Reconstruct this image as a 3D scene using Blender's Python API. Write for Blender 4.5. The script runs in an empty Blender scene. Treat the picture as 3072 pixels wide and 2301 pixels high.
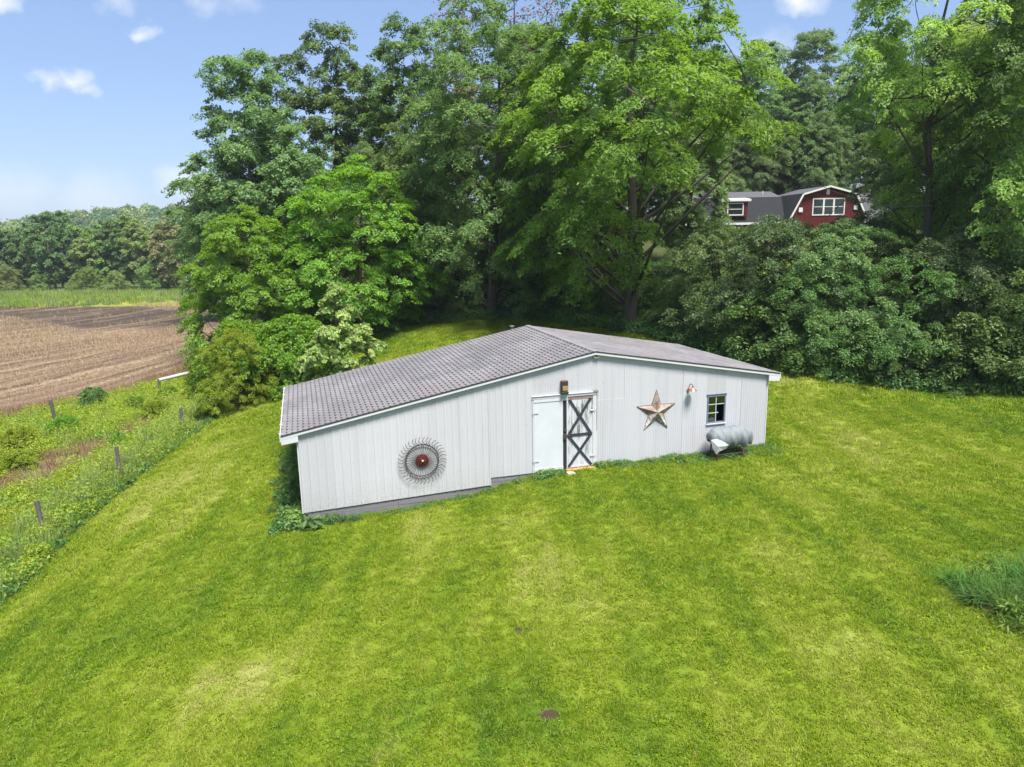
import bpy, bmesh, math, random
import numpy as np
from mathutils import Matrix, Vector

# ------------------------------------------------------------------ camera
scene = bpy.context.scene
COL = scene.collection
R = math.radians
PITCH, ROLL, CAM_Z = 0.207, -0.0185, 6.88
cd = bpy.data.cameras.new('camera'); cam = bpy.data.objects.new('camera', cd); COL.objects.link(cam)
cd.sensor_width = 36.0; cd.lens = 25.0; cd.clip_start = 0.1; cd.clip_end = 6000
_f = Vector((0, math.cos(PITCH), -math.sin(PITCH))); _u = Vector((0, math.sin(PITCH), math.cos(PITCH))); _x = Vector((1, 0, 0))
_X = _x * math.cos(ROLL) + _u * math.sin(ROLL); _U = -_x * math.sin(ROLL) + _u * math.cos(ROLL)
m = Matrix.Identity(4)
for i in range(3):
    m[i][0], m[i][1], m[i][2] = _X[i], _U[i], -_f[i]
m[2][3] = CAM_Z
cam.matrix_world = m
scene.camera = cam

# ------------------------------------------------------------------ light, sky, exposure
SUN_DIR = Vector((0.50, -0.87, 0)).normalized()          # towards the sun, on the ground plane
SUN_EL = R(64)
to_sun = Vector((SUN_DIR.x * math.cos(SUN_EL), SUN_DIR.y * math.cos(SUN_EL), math.sin(SUN_EL)))
sl = bpy.data.lights.new('sun', 'SUN'); sl.energy = 5.0; sl.angle = R(18); sl.color = (1.0, 0.955, 0.88)
so = bpy.data.objects.new('sun', sl); COL.objects.link(so)
so.rotation_euler = to_sun.to_track_quat('Z', 'Y').to_euler()
so.location = (30, -10, 60)

world = bpy.data.worlds.new('World'); scene.world = world; world.use_nodes = True
wt = world.node_tree; wn = wt.nodes; wl = wt.links
wn.clear()
sky = wn.new('ShaderNodeTexSky'); sky.sky_type = 'NISHITA'; sky.sun_disc = False
sky.sun_elevation = SUN_EL; sky.sun_rotation = math.atan2(SUN_DIR.x, SUN_DIR.y)
sky.altitude = 250; sky.air_density = 1.0; sky.dust_density = 0.9; sky.ozone_density = 1.4
bg = wn.new('ShaderNodeBackground'); bg.inputs['Strength'].default_value = 0.15
wo = wn.new('ShaderNodeOutputWorld')
tc = wn.new('ShaderNodeTexCoord')
# fair-weather puffs of cloud: soft blobs on the sky sphere broken up by noise
def wmath(op, a, b=None, clamp=False):
    n = wn.new('ShaderNodeMath'); n.operation = op; n.use_clamp = clamp
    for i, v in enumerate((a, b)):
        if v is None: continue
        if isinstance(v, (int, float)): n.inputs[i].default_value = v
        else: wl.new(v, n.inputs[i])
    return n.outputs[0]
wnoise = wn.new('ShaderNodeTexNoise'); wnoise.inputs['Scale'].default_value = 26; wnoise.inputs['Detail'].default_value = 6
wnoise.inputs['Roughness'].default_value = 0.6
wl.new(tc.outputs['Generated'], wnoise.inputs['Vector'])
warp = wn.new('ShaderNodeVectorMath'); warp.operation = 'MULTIPLY_ADD'
wl.new(wnoise.outputs['Color'], warp.inputs[0]); warp.inputs[1].default_value = (0.05,) * 3
wl.new(tc.outputs['Generated'], warp.inputs[2])
CLOUDS = [  # azimuth from +y (deg, right positive), elevation (deg), radius, weight
    (-31.2, 10.2, .015, .75), (-29.6, 10.4, .017, .85), (-28.9, 9.7, .013, .6), (-25.2, 13.6, .012, .7),
    (-33.2, 14.3, .020, .9), (-26.6, 15.0, .016, .45), (-21.3, 15.6, .016, .4), (-18.9, 15.9, .022, .35),
    (20.9, 15.1, .024, .9), (-23.5, 4.0, .03, .6), (-29.4, 2.8, .045, .4), (-33.5, 3.4, .035, .35),
    (18.9, 12.2, .03, .35), (-60, 14, .03, .8), (-84, 20, .04, .8), (-120, 12, .04, .8), (-150, 25, .03, .8), (170, 15, .04, .8),
    (140, 22, .03, .8), (105, 13, .04, .8), (78, 18, .04, .8), (52, 12, .03, .8)]
total = None
for az, el, rad, wgt in CLOUDS:
    d = Vector((math.sin(R(az)) * math.cos(R(el)), math.cos(R(az)) * math.cos(R(el)), math.sin(R(el))))
    sub = wn.new('ShaderNodeVectorMath'); sub.operation = 'SUBTRACT'
    wl.new(warp.outputs[0], sub.inputs[0]); sub.inputs[1].default_value = d + Vector((.025, .025, .025))
    stretch = wn.new('ShaderNodeVectorMath'); stretch.operation = 'MULTIPLY'
    wl.new(sub.outputs[0], stretch.inputs[0]); stretch.inputs[1].default_value = (.72, 1, 1.25)
    ln = wn.new('ShaderNodeVectorMath'); ln.operation = 'LENGTH'; wl.new(stretch.outputs[0], ln.inputs[0])
    k = wmath('MULTIPLY', ln.outputs['Value'], 1.0 / rad)
    k = wmath('SUBTRACT', 1.15, k, clamp=True)
    k = wmath('MULTIPLY', k, wgt)
    total = k if total is None else wmath('MAXIMUM', total, k)
fine = wmath('MULTIPLY', total, wmath('ADD', wmath('MULTIPLY', wnoise.outputs['Fac'], 1.4), .3))
fine = wmath('MULTIPLY', fine, .92, clamp=True)
cmix = wn.new('ShaderNodeMix'); cmix.data_type = 'RGBA'
gam = wn.new('ShaderNodeGamma'); gam.inputs['Gamma'].default_value = .6; wl.new(sky.outputs[0], gam.inputs['Color'])   # thin high haze evens the sky out
tint = wn.new('ShaderNodeMix'); tint.data_type = 'RGBA'; tint.blend_type = 'MULTIPLY'; tint.inputs['Factor'].default_value = 1
wl.new(gam.outputs[0], tint.inputs['A']); tint.inputs['B'].default_value = (.80, .945, 1.22, 1)
wl.new(fine, cmix.inputs['Factor']); wl.new(tint.outputs['Result'], cmix.inputs['A']); cmix.inputs['B'].default_value = (3.6, 3.7, 3.8, 1)
wl.new(cmix.outputs['Result'], bg.inputs['Color']); wl.new(bg.outputs[0], wo.inputs[0])

scene.view_settings.view_transform = 'Standard'; scene.view_settings.look = 'None'
scene.view_settings.exposure = 0.95; scene.view_settings.gamma = 1.0; scene.view_settings.use_curve_mapping = False
cy = scene.cycles
cy.max_bounces = 9; cy.diffuse_bounces = 6; cy.glossy_bounces = 2; cy.transmission_bounces = 6; cy.transparent_max_bounces = 6
cy.use_denoising = True; cy.caustics_reflective = False; cy.caustics_refractive = False
cy.use_adaptive_sampling = True; cy.adaptive_threshold = 0.02
cy.sample_clamp_indirect = 6; cy.volume_bounces = 0

rng = np.random.default_rng(7)
random.seed(7)

# ------------------------------------------------------------------ helpers: tags, meshes
def tag(o, label=None, cat=None, group=None, kind=None):
    if label: o['label'] = label
    if cat: o['category'] = cat
    if group: o['group'] = group
    if kind: o['kind'] = kind
    return o

def link(o, parent=None):
    COL.objects.link(o)
    if parent is not None: o.parent = parent
    return o

def empty(name, loc=(0, 0, 0), rz=0.0):
    o = bpy.data.objects.new(name, None); o.location = loc; o.rotation_euler = (0, 0, rz); o.empty_display_size = .3
    COL.objects.link(o); return o

def np_mesh(name, V, F, mats=(), smooth=False, attrs=None):
    """V (n,3), F (m,k) numpy -> mesh, with point float attributes"""
    me = bpy.data.meshes.new(name)
    V = np.ascontiguousarray(V, dtype=np.float32); F = np.ascontiguousarray(F, dtype=np.int32)
    me.vertices.add(len(V)); me.vertices.foreach_set('co', V.ravel())
    k = F.shape[1]
    me.loops.add(F.size); me.loops.foreach_set('vertex_index', F.ravel())
    me.polygons.add(len(F)); me.polygons.foreach_set('loop_start', np.arange(0, F.size, k, dtype=np.int32))
    try: me.polygons.foreach_set('loop_total', np.full(len(F), k, dtype=np.int32))
    except Exception: pass
    if smooth: me.polygons.foreach_set('use_smooth', np.ones(len(F), dtype=bool))
    for mt in mats: me.materials.append(mt)
    for an, av in (attrs or {}).items():
        a = me.attributes.new(an, 'FLOAT', 'POINT'); a.data.foreach_set('value', np.ascontiguousarray(av, dtype=np.float32))
    me.update(calc_edges=True); me.validate()
    return me

class MB:
    """collects simple solids into one mesh"""
    def __init__(s): s.v = []; s.f = []
    def add(s, vs, fs):
        n = len(s.v); s.v += [tuple(p) for p in vs]; s.f += [tuple(i + n for i in f) for f in fs]; return s
    def box(s, x0, x1, y0, y1, z0, z1):
        return s.add([(x0, y0, z0), (x1, y0, z0), (x1, y1, z0), (x0, y1, z0), (x0, y0, z1), (x1, y0, z1), (x1, y1, z1), (x0, y1, z1)],
                     [(0, 3, 2, 1), (4, 5, 6, 7), (0, 1, 5, 4), (1, 2, 6, 5), (2, 3, 7, 6), (3, 0, 4, 7)])
    def prism(s, poly, y0, y1):
        """polygon in x,z (counter-clockwise seen from -y) extruded along y"""
        n = len(poly); vs = [(x, y0, z) for x, z in poly] + [(x, y1, z) for x, z in poly]
        fs = [tuple(range(n)), tuple(range(2 * n - 1, n - 1, -1))] + [(i, i + n, (i + 1) % n + n, (i + 1) % n) for i in range(n)]
        return s.add(vs, fs)
    def bar(s, a, b, w, d, up=(0, 0, 1)):
        """square bar from a to b"""
        a = Vector(a); b = Vector(b); t = (b - a).normalized(); u = Vector(up)
        if abs(t.dot(u)) > .95: u = Vector((0, 1, 0))
        r = t.cross(u).normalized(); q = r.cross(t)
        vs = []
        for p in (a, b):
            for i, j in ((-1, -1), (1, -1), (1, 1), (-1, 1)): vs.append(p + r * (w / 2 * i) + q * (d / 2 * j))
        return s.add(vs, [(0, 1, 2, 3), (7, 6, 5, 4), (0, 4, 5, 1), (1, 5, 6, 2), (2, 6, 7, 3), (3, 7, 4, 0)])
    def tube(s, pts, rad, n=6, cap=True):
        pts = [Vector(p) for p in pts]
        if not hasattr(rad, '__len__'): rad = [rad] * len(pts)
        base = len(s.v); u = None
        for i, p in enumerate(pts):
            t = (pts[min(i + 1, len(pts) - 1)] - pts[max(i - 1, 0)]).normalized()
            if u is None:
                u = t.cross(Vector((0, 0, 1)) if abs(t.z) < .9 else Vector((1, 0, 0))).normalized()
            else:
                u = (u - t * u.dot(t)).normalized()
            w = t.cross(u)
            for k in range(n):
                a = 2 * math.pi * k / n
                s.v.append(tuple(p + (u * math.cos(a) + w * math.sin(a)) * rad[i]))
        for i in range(len(pts) - 1):
            for k in range(n):
                a = base + i * n + k; b = base + i * n + (k + 1) % n
                s.f.append((a, b, b + n, a + n))
        if cap:
            s.f.append(tuple(base + k for k in range(n - 1, -1, -1)))
            e = base + (len(pts) - 1) * n; s.f.append(tuple(e + k for k in range(n)))
        return s
    def lathe(s, prof, c=(0, 0, 0), axis='y', n=20, closed=False):
        base = len(s.v)
        for r, h in prof:
            for k in range(n):
                a = 2 * math.pi * k / n
                if axis == 'y': s.v.append((c[0] + r * math.cos(a), c[1] + h, c[2] + r * math.sin(a)))
                elif axis == 'x': s.v.append((c[0] + h, c[1] + r * math.cos(a), c[2] + r * math.sin(a)))
                else: s.v.append((c[0] + r * math.cos(a), c[1] + r * math.sin(a), c[2] + h))
        for i in range(len(prof) - 1):
            for k in range(n):
                a = base + i * n + k; b = base + i * n + (k + 1) % n
                s.f.append((a, b, b + n, a + n))
        return s
    def mesh(s, name, mat, smooth=False):
        me = bpy.data.meshes.new(name); me.from_pydata(s.v, [], s.f)
        if mat: me.materials.append(mat)
        if smooth: me.polygons.foreach_set('use_smooth', np.ones(len(me.polygons), dtype=bool))
        bm = bmesh.new(); bm.from_mesh(me); bmesh.ops.recalc_face_normals(bm, faces=bm.faces); bm.to_mesh(me); bm.free()
        me.update(); return me
    def build(s, name, mat, parent=None, smooth=False, bevel=0):
        o = bpy.data.objects.new(name, s.mesh(name, mat, smooth)); link(o, parent)
        if bevel:
            b = o.modifiers.new('bevel', 'BEVEL'); b.width = bevel; b.segments = 1; b.limit_method = 'ANGLE'
        return o

# ------------------------------------------------------------------ helpers: materials
def new_mat(name):
    mt = bpy.data.materials.new(name); mt.use_nodes = True; nt = mt.node_tree; nt.nodes.clear()
    out = nt.nodes.new('ShaderNodeOutputMaterial')
    return mt, nt, out

class NT:
    def __init__(s, nt): s.nt = nt
    def n(s, typ, **kw):
        nd = s.nt.nodes.new(typ)
        for k, v in kw.items(): setattr(nd, k, v)
        return nd
    def l(s, a, b): s.nt.links.new(a, b)
    def math(s, op, a, b=None, c=None, clamp=False):
        nd = s.nt.nodes.new('ShaderNodeMath'); nd.operation = op; nd.use_clamp = clamp
        for i, v in enumerate((a, b, c)):
            if v is None: continue
            if isinstance(v, (int, float)): nd.inputs[i].default_value = v
            else: s.l(v, nd.inputs[i])
        return nd.outputs[0]
    def mix(s, f, a, b, mode='MIX'):
        nd = s.nt.nodes.new('ShaderNodeMix'); nd.data_type = 'RGBA'; nd.blend_type = mode
        for k, v in (('Factor', f), ('A', a), ('B', b)):
            if isinstance(v, (int, float)) and k == 'Factor': nd.inputs[0].default_value = v
            elif isinstance(v, tuple): nd.inputs[6 if k == 'A' else 7].default_value = (*v[:3], 1)
            else: s.l(v, nd.inputs[{'Factor': 0, 'A': 6, 'B': 7}[k]])
        return nd.outputs[2]
    def noise(s, scale, vec=None, detail=4, rough=.55, out='Fac', stretch=None, dist=0):
        nd = s.nt.nodes.new('ShaderNodeTexNoise'); nd.inputs['Scale'].default_value = scale
        nd.inputs['Detail'].default_value = detail; nd.inputs['Roughness'].default_value = rough; nd.inputs['Distortion'].default_value = dist
        if vec is not None:
            if stretch:
                mp = s.nt.nodes.new('ShaderNodeMapping'); mp.inputs['Scale'].default_value = stretch; s.l(vec, mp.inputs[0]); vec = mp.outputs[0]
            s.l(vec, nd.inputs['Vector'])
        return nd.outputs[out]
    def ramp(s, f, stops, interp='LINEAR'):
        nd = s.nt.nodes.new('ShaderNodeValToRGB'); cr = nd.color_ramp; cr.interpolation = interp
        while len(cr.elements) < len(stops): cr.elements.new(.5)
        for e, (p, c) in zip(cr.elements, stops):
            e.position = p; e.color = (*c, 1) if len(c) == 3 else c
        s.l(f, nd.inputs[0]); return nd.outputs[0]
    def pos(s): return s.n('ShaderNodeNewGeometry').outputs['Position']
    def obj(s): return s.n('ShaderNodeTexCoord').outputs['Object']
    def bump(s, h, strength=.3, dist=.02):
        b = s.n('ShaderNodeBump'); b.inputs['Strength'].default_value = strength; b.inputs['Distance'].default_value = dist
        s.l(h, b.inputs['Height']); return b.outputs[0]
    def princ(s, out, col, rough=.6, metal=0, spec=.4, normal=None):
        p = s.n('ShaderNodeBsdfPrincipled')
        if isinstance(col, tuple): p.inputs['Base Color'].default_value = (*col[:3], 1)
        else: s.l(col, p.inputs['Base Color'])
        if isinstance(rough, (int, float)): p.inputs['Roughness'].default_value = rough
        else: s.l(rough, p.inputs['Roughness'])
        p.inputs['Metallic'].default_value = metal; p.inputs['Specular IOR Level'].default_value = spec
        if normal is not None: s.l(normal, p.inputs['Normal'])
        if out is not None: s.l(p.outputs[0], out.inputs[0])
        return p

def grey(v): return (v, v, v)

def simple(name, col, rough=.6, metal=0, spec=.4, var=.15, scale=8, bump=0.0, stretch=None):
    mt, nt, out = new_mat(name); k = NT(nt)
    nz = k.noise(scale, k.obj(), 5, .6, stretch=stretch)
    c = k.mix(nz, tuple(v * (1 - var) for v in col), tuple(min(1, v * (1 + var)) for v in col))
    k.princ(out, c, rough, metal, spec, k.bump(nz, bump, .02) if bump else None)
    return mt

def leaf_mat(name, ca, cb, trans=.38, tcol=None, rough=.45, spec=.35):
    """two-tone leaf with light coming through; 'rnd' is a per-leaf value, object random shifts the whole plant"""
    mt, nt, out = new_mat(name); k = NT(nt)
    at = k.n('ShaderNodeAttribute', attribute_name='rnd').outputs['Fac']
    oi = k.n('ShaderNodeObjectInfo').outputs['Random']
    c = k.mix(at, ca, cb)
    hs = k.n('ShaderNodeHueSaturation')
    k.l(c, hs.inputs['Color'])
    k.l(k.math('MULTIPLY_ADD', oi, .03, .485), hs.inputs['Hue'])
    k.l(k.math('MULTIPLY_ADD', oi, .3, .85), hs.inputs['Value'])
    p = k.princ(None, hs.outputs[0], rough, 0, spec)
    t = k.n('ShaderNodeBsdfTranslucent')
    tc_ = k.mix(.5, hs.outputs[0], hs.outputs[0])
    h2 = k.n('ShaderNodeHueSaturation'); h2.inputs['Hue'].default_value = .485; h2.inputs['Saturation'].default_value = 1.1
    h2.inputs['Value'].default_value = 1.7
    k.l(tc_, h2.inputs['Color']); k.l(h2.outputs[0], t.inputs[0])
    mx = k.n('ShaderNodeMixShader'); mx.inputs[0].default_value = trans
    k.l(p.outputs[0], mx.inputs[1]); k.l(t.outputs[0], mx.inputs[2]); k.l(mx.outputs[0], out.inputs[0])
    return mt

def bark_mat(name, ca, cb):
    mt, nt, out = new_mat(name); k = NT(nt)
    nz = k.noise(9, k.obj(), 6, .7, stretch=(1, 1, .18))
    n2 = k.noise(1.2, k.obj(), 3)
    c = k.mix(k.math('MULTIPLY', nz, n2, clamp=True), ca, cb)
    k.princ(out, c, .9, 0, .2, k.bump(nz, .7, .04)); return mt

# lawn colour shared by the turf sheet and the blades standing on it
def lawn_group():
    g = bpy.data.node_groups.new('lawn_colour', 'ShaderNodeTree')
    g.interface.new_socket('Color', in_out='OUTPUT', socket_type='NodeSocketColor')
    k = NT(g); o = k.n('NodeGroupOutput')
    p = k.pos()
    flat = k.n('ShaderNodeVectorMath', operation='MULTIPLY'); k.l(p, flat.inputs[0]); flat.inputs[1].default_value = (1, 1, 0)
    v = flat.outputs[0]
    big = k.noise(.11, v, 3, .5)
    mid = k.noise(.55, v, 4, .6, dist=.6)
    sml = k.noise(3.2, v, 4, .65)
    mp = k.n('ShaderNodeMapping'); mp.inputs['Rotation'].default_value = (0, 0, R(-14)); mp.inputs['Scale'].default_value = (1.5, .09, 1)
    k.l(v, mp.inputs[0]); strip = k.noise(.75, mp.outputs[0], 3, .55)
    s = k.math('ADD', k.math('MULTIPLY', big, .56), k.math('MULTIPLY', mid, .26))
    s = k.math('ADD', s, k.math('MULTIPLY', sml, .22)); s = k.math('ADD', s, k.math('MULTIPLY', strip, .30))
    s = k.math('SUBTRACT', s, .17)
    # mower passes, one paler and one deeper, wandering a little
    wv = k.n('ShaderNodeTexWave'); wv.inputs['Scale'].default_value = .30; wv.inputs['Distortion'].default_value = 2.2; wv.inputs['Detail'].default_value = 2; wv.inputs['Detail Scale'].default_value = .35
    m2 = k.n('ShaderNodeMapping'); m2.inputs['Rotation'].default_value = (0, 0, R(-10)); k.l(v, m2.inputs[0]); k.l(m2.outputs[0], wv.inputs['Vector'])
    s = k.math('ADD', s, k.math('MULTIPLY_ADD', wv.outputs['Fac'], .030, -.015))
    def patch(x, y, r, amt, s):
        d_ = k.n('ShaderNodeVectorMath', operation='DISTANCE'); k.l(v, d_.inputs[0]); d_.inputs[1].default_value = (x, y, 0)
        f_ = k.n('ShaderNodeMapRange', interpolation_type='SMOOTHSTEP'); k.l(d_.outputs['Value'], f_.inputs[0])
        f_.inputs[1].default_value = r; f_.inputs[2].default_value = 0; f_.inputs[3].default_value = 0; f_.inputs[4].default_value = amt
        return k.math('ADD', s, f_.outputs[0])
    s = patch(.8, 8.5, 5.5, -.06, s); s = patch(8.5, 15.5, 6.0, .045, s); s = patch(-5.5, 12.0, 4.0, .03, s); s = patch(17, 27, 9.0, -.08, s); s = patch(-8.5, 23, 3.5, -.03, s); s = patch(-4.81, 11.77, 1.7, .075, s)  # paler and deeper turf; the large dark one paints in the thicket's shade
    c = k.ramp(s, [(.33, (.056, .140, .006)), (.42, (.111, .204, .007)), (.50, (.176, .258, .011)), (.57, (.245, .310, .032)), (.67, (.37, .385, .112))])
    # clover and coarse dark-green patches
    cl = k.noise(.9, v, 5, .7, dist=1.2); f = k.ramp(cl, [(.58, grey(0)), (.70, grey(1))])
    c = k.mix(k.math('MULTIPLY', f, .4), c, (.080, .190, .022))
    # thin, straw-coloured scuffs
    st = k.noise(.42, v, 6, .75, dist=.9); f = k.ramp(st, [(.61, grey(0)), (.73, grey(1))])
    c = k.mix(k.math('MULTIPLY', f, .45), c, (.42, .38, .17))
    k.l(c, o.inputs[0]); return g
LAWN = lawn_group()

BARE = [(0.1, 12.25), (0.5, 9.82), (16.18, 23.36)]                          # small scraped spots of soil
def lawn_mat(name, ground=True):
    mt, nt, out = new_mat(name); k = NT(nt)
    g = k.n('ShaderNodeGroup'); g.node_tree = LAWN
    if ground:
        nz = k.noise(30, k.pos(), 5, .7); n2 = k.noise(7, k.pos(), 5, .7)
        c = k.mix(k.math('MULTIPLY_ADD', nz, .4, .2), g.outputs[0], (.11, .12, .02))
        # a few bare spots of soil
        so_ = k.noise(.31, k.pos(), 3, .5); f = k.ramp(so_, [(.735, grey(0)), (.75, grey(1))])
        c = k.mix(f, c, (.10, .075, .045))
        for bx_, by_ in BARE:
            d_ = k.n('ShaderNodeVectorMath', operation='DISTANCE'); fl_ = k.n('ShaderNodeVectorMath', operation='MULTIPLY'); k.l(k.pos(), fl_.inputs[0]); fl_.inputs[1].default_value = (.7, 1, 0)
            k.l(fl_.outputs[0], d_.inputs[0]); d_.inputs[1].default_value = (bx_ * .7, by_, 0)
            f = k.ramp(k.math('ADD', d_.outputs['Value'], k.math('MULTIPLY', n2, .12)), [(.14, grey(1)), (.22, grey(0))])
            c = k.mix(f, c, (.060, .042, .028))
        k.princ(out, c, .9, 0, .15, k.bump(k.math('ADD', nz, n2), .6, .04))
    else:
        at = k.n('ShaderNodeAttribute', attribute_name='rnd').outputs['Fac']
        hs = k.n('ShaderNodeHueSaturation'); k.l(g.outputs[0], hs.inputs['Color'])
        k.l(k.math('MULTIPLY_ADD', at, .03, .48), hs.inputs['Hue']); k.l(k.math('MULTIPLY_ADD', at, .75, .70), hs.inputs['Value'])
        dry = k.mix(k.ramp(at, [(.92, grey(0)), (.95, grey(.7))]), hs.outputs[0], (.46, .40, .15))
        p = k.princ(None, dry, .65, 0, .12)
        t = k.n('ShaderNodeBsdfTranslucent'); k.l(dry, t.inputs[0])
        mx = k.n('ShaderNodeMixShader'); mx.inputs[0].default_value = .35
        k.l(p.outputs[0], mx.inputs[1]); k.l(t.outputs[0], mx.inputs[2]); k.l(mx.outputs[0], out.inputs[0])
    return mt

# ------------------------------------------------------------------ terrain
CTRL = np.array([
    (-5.75, 18.0, -.67), (-4.1, 18.45, -.68), (-2.9, 18.8, -.63), (-.65, 19.5, -.36), (.6, 19.85, -.12), (3.3, 20.65, .0), (6.0, 21.4, -.06), (8.1, 22.1, .0), (0, 8, -.55), (-8, 8, -1.25), (9, 8, .05), (20, 15, .45), (8.5, 13, .15),
    (0, 0, -.9), (-20, 0, -2.4), (20, 0, .2), (-7.9, 25, -.45), (2, 27.5, .45), (7, 29, .6),
    (-13.5, 17.2, -1.85), (-14.5, 24, -1.55), (-14.5, 30, -1.4), (-14.7, 35, -1.2), (-14.3, 42, -.95),
    (-22, 33, -2.1), (-27, 36, -2.4), (-23.5, 42.4, -2.4), (-21.6, 47.3, -2.3), (-50, 60, -2.8), (-80, 111, -3), (-53, 120, -3),
    (-105, 148, -3), (-68, 150, -2.8), (-30, 100, -2.4), (-20, 70, -.6), (-35, 15, -2.7), (-60, 30, -3),
    (-10.5, 46, .54), (-6.1, 46, 1.44), (-.7, 46, 1.77), (6.6, 40, 1.55), (11, 30, .97), (15.7, 28, .5), (19.3, 26, .49),
    (0, 60, 3), (-10, 65, 2), (15, 55, 3.6), (32, 75, 5.0), (20, 40, 2.0), (35, 45, 2.5), (45, 30, 1), (60, 100, 8), (0, 100, 6),
    (-40, 200, -3), (-150, 200, -3), (-150, 50, -3), (0, -40, -1.5), (-60, -40, -3.5), (60, -40, .5), (100, 50, 4), (110, 150, 9), (10, 200, 5),
    (-250, 100, -3), (-200, 300, -3), (0, 320, 3), (200, 300, 8), (250, 100, 7), (200, -60, 3), (-200, -60, -3)], dtype=float)
def _tps(d2): return d2 * np.log(d2 + 1e-9)
_P = CTRL[:, :2] / 50
_K = _tps(((_P[:, None] - _P[None]) ** 2).sum(-1)) + np.eye(len(_P)) * .002
_A = np.block([[_K, np.c_[np.ones(len(_P)), _P]], [np.c_[np.ones(len(_P)), _P].T, np.zeros((3, 3))]])
_W = np.linalg.solve(_A, np.r_[CTRL[:, 2], 0, 0, 0])
def zt(x, y):
    x = np.atleast_1d(np.asarray(x, float)); y = np.atleast_1d(np.asarray(y, float)); out = np.empty(len(x))
    for s in range(0, len(x), 20000):
        q = np.c_[x[s:s + 20000], y[s:s + 20000]] / 50
        d2 = ((q[:, None] - _P[None]) ** 2).sum(-1)
        out[s:s + 20000] = _tps(d2) @ _W[:len(_P)] + _W[len(_P)] + q @ _W[len(_P) + 1:]
    rr = np.hypot(x, y - 60); w = np.clip((rr - 200) / 120, 0, 1); w = w * w * (3 - 2 * w)
    hill = 18 * np.exp(-((x + 250) / 105) ** 2 - ((y - 520) / 110) ** 2) + 22 * np.exp(-((x - 120) / 220) ** 2 - ((y - 480) / 120) ** 2)
    far = -3 + hill
    near_bumps = .025 * np.sin(x * .9 + y * .35) * np.sin(y * .7 - x * .2) + .015 * np.sin(x * 1.9) * np.sin(y * 2.3 + 1)
    return out * (1 - w) + far * w + near_bumps * (1 - w)
def z1(x, y): return float(zt([x], [y])[0])

# region outlines (plan view)
FENCE = np.array([(-12.6, 5), (-13.4, 17.2), (-14.0, 20), (-14.1, 24), (-14.4, 30), (-14.5, 35), (-14.0, 42)])
def fence_x(y): return np.interp(y, FENCE[:, 1], FENCE[:, 0])
def inside(px, py, poly):
    r_ = np.zeros(len(px), bool); n = len(poly)
    for i in range(n):
        x0, y0 = poly[i]; x1, y1 = poly[(i + 1) % n]
        c = ((y0 > py) != (y1 > py)) & (px < (x1 - x0) * (py - y0) / (y1 - y0 + 1e-12) + x0)
        r_ ^= c
    return r_
LAWN_POLY = [(-12.6, 1), (-13.0, 17.2), (-13.6, 24), (-13.9, 30), (-13.6, 35), (-12.4, 40), (-10.6, 45), (-6.5, 45.5), (-2.5, 45.8), (0.5, 45), (4, 42), (7.5, 38.5),
             (9.5, 33), (12, 30), (16, 28.2), (20, 26.5), (26, 25), (40, 22), (40, 1)]
HILL_LAWN = [(14, 37), (24, 34), (60, 30), (60, 70), (22, 72), (16, 52)]
FIELD_POLY = [(-27.5, 35.5), (-24, 41.5), (-21.8, 46.5), (-20, 56), (-23, 75), (-40, 112), (-54, 119), (-80, 110), (-110, 98), (-130, 30), (-60, 14), (-34, 24)]
MEADOW_POLY = [(-20, 56), (-23, 75), (-40, 112), (-54, 119), (-80, 110), (-110, 98), (-170, 80), (-190, 175), (-20, 175)]
VERGE_POLY = [(-12.6, 1), (-13.2, 17.2), (-13.9, 24), (-14.2, 30), (-14.0, 36), (-16.5, 40), (-20, 57), (-40, 50), (-60, 1)]

def axis(lo, hi, f0, f1, fine, n_out):
    a = np.arange(f0, f1 + 1e-6, fine)
    l = f0 - np.geomspace(fine, f0 - lo, n_out)[::-1]; h = f1 + np.geomspace(fine, hi - f1, n_out)
    return np.r_[l, a, h]
gx = axis(-1500, 1500, -30, 26, .4, 46); gy = axis(-300, 2000, 1, 60, .4, 46)
GX, GY = np.meshgrid(gx, gy); GZ = zt(GX.ravel(), GY.ravel())
TV = np.c_[GX.ravel(), GY.ravel(), GZ]
nx, ny = len(gx), len(gy)
ii, jj = np.meshgrid(np.arange(nx - 1), np.arange(ny - 1)); q = (jj * nx + ii).ravel()
TF = np.c_[q, q + 1, q + nx + 1, q + nx]
fc = TV[TF].mean(1)
reg = np.zeros(len(TF), int)                                  # 0 woodland and rough ground
reg[inside(fc[:, 0], fc[:, 1], MEADOW_POLY)] = 3
reg[inside(fc[:, 0], fc[:, 1], VERGE_POLY)] = 3
reg[inside(fc[:, 0], fc[:, 1], FIELD_POLY)] = 2
reg[inside(fc[:, 0], fc[:, 1], LAWN_POLY) | inside(fc[:, 0], fc[:, 1], HILL_LAWN)] = 1

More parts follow.
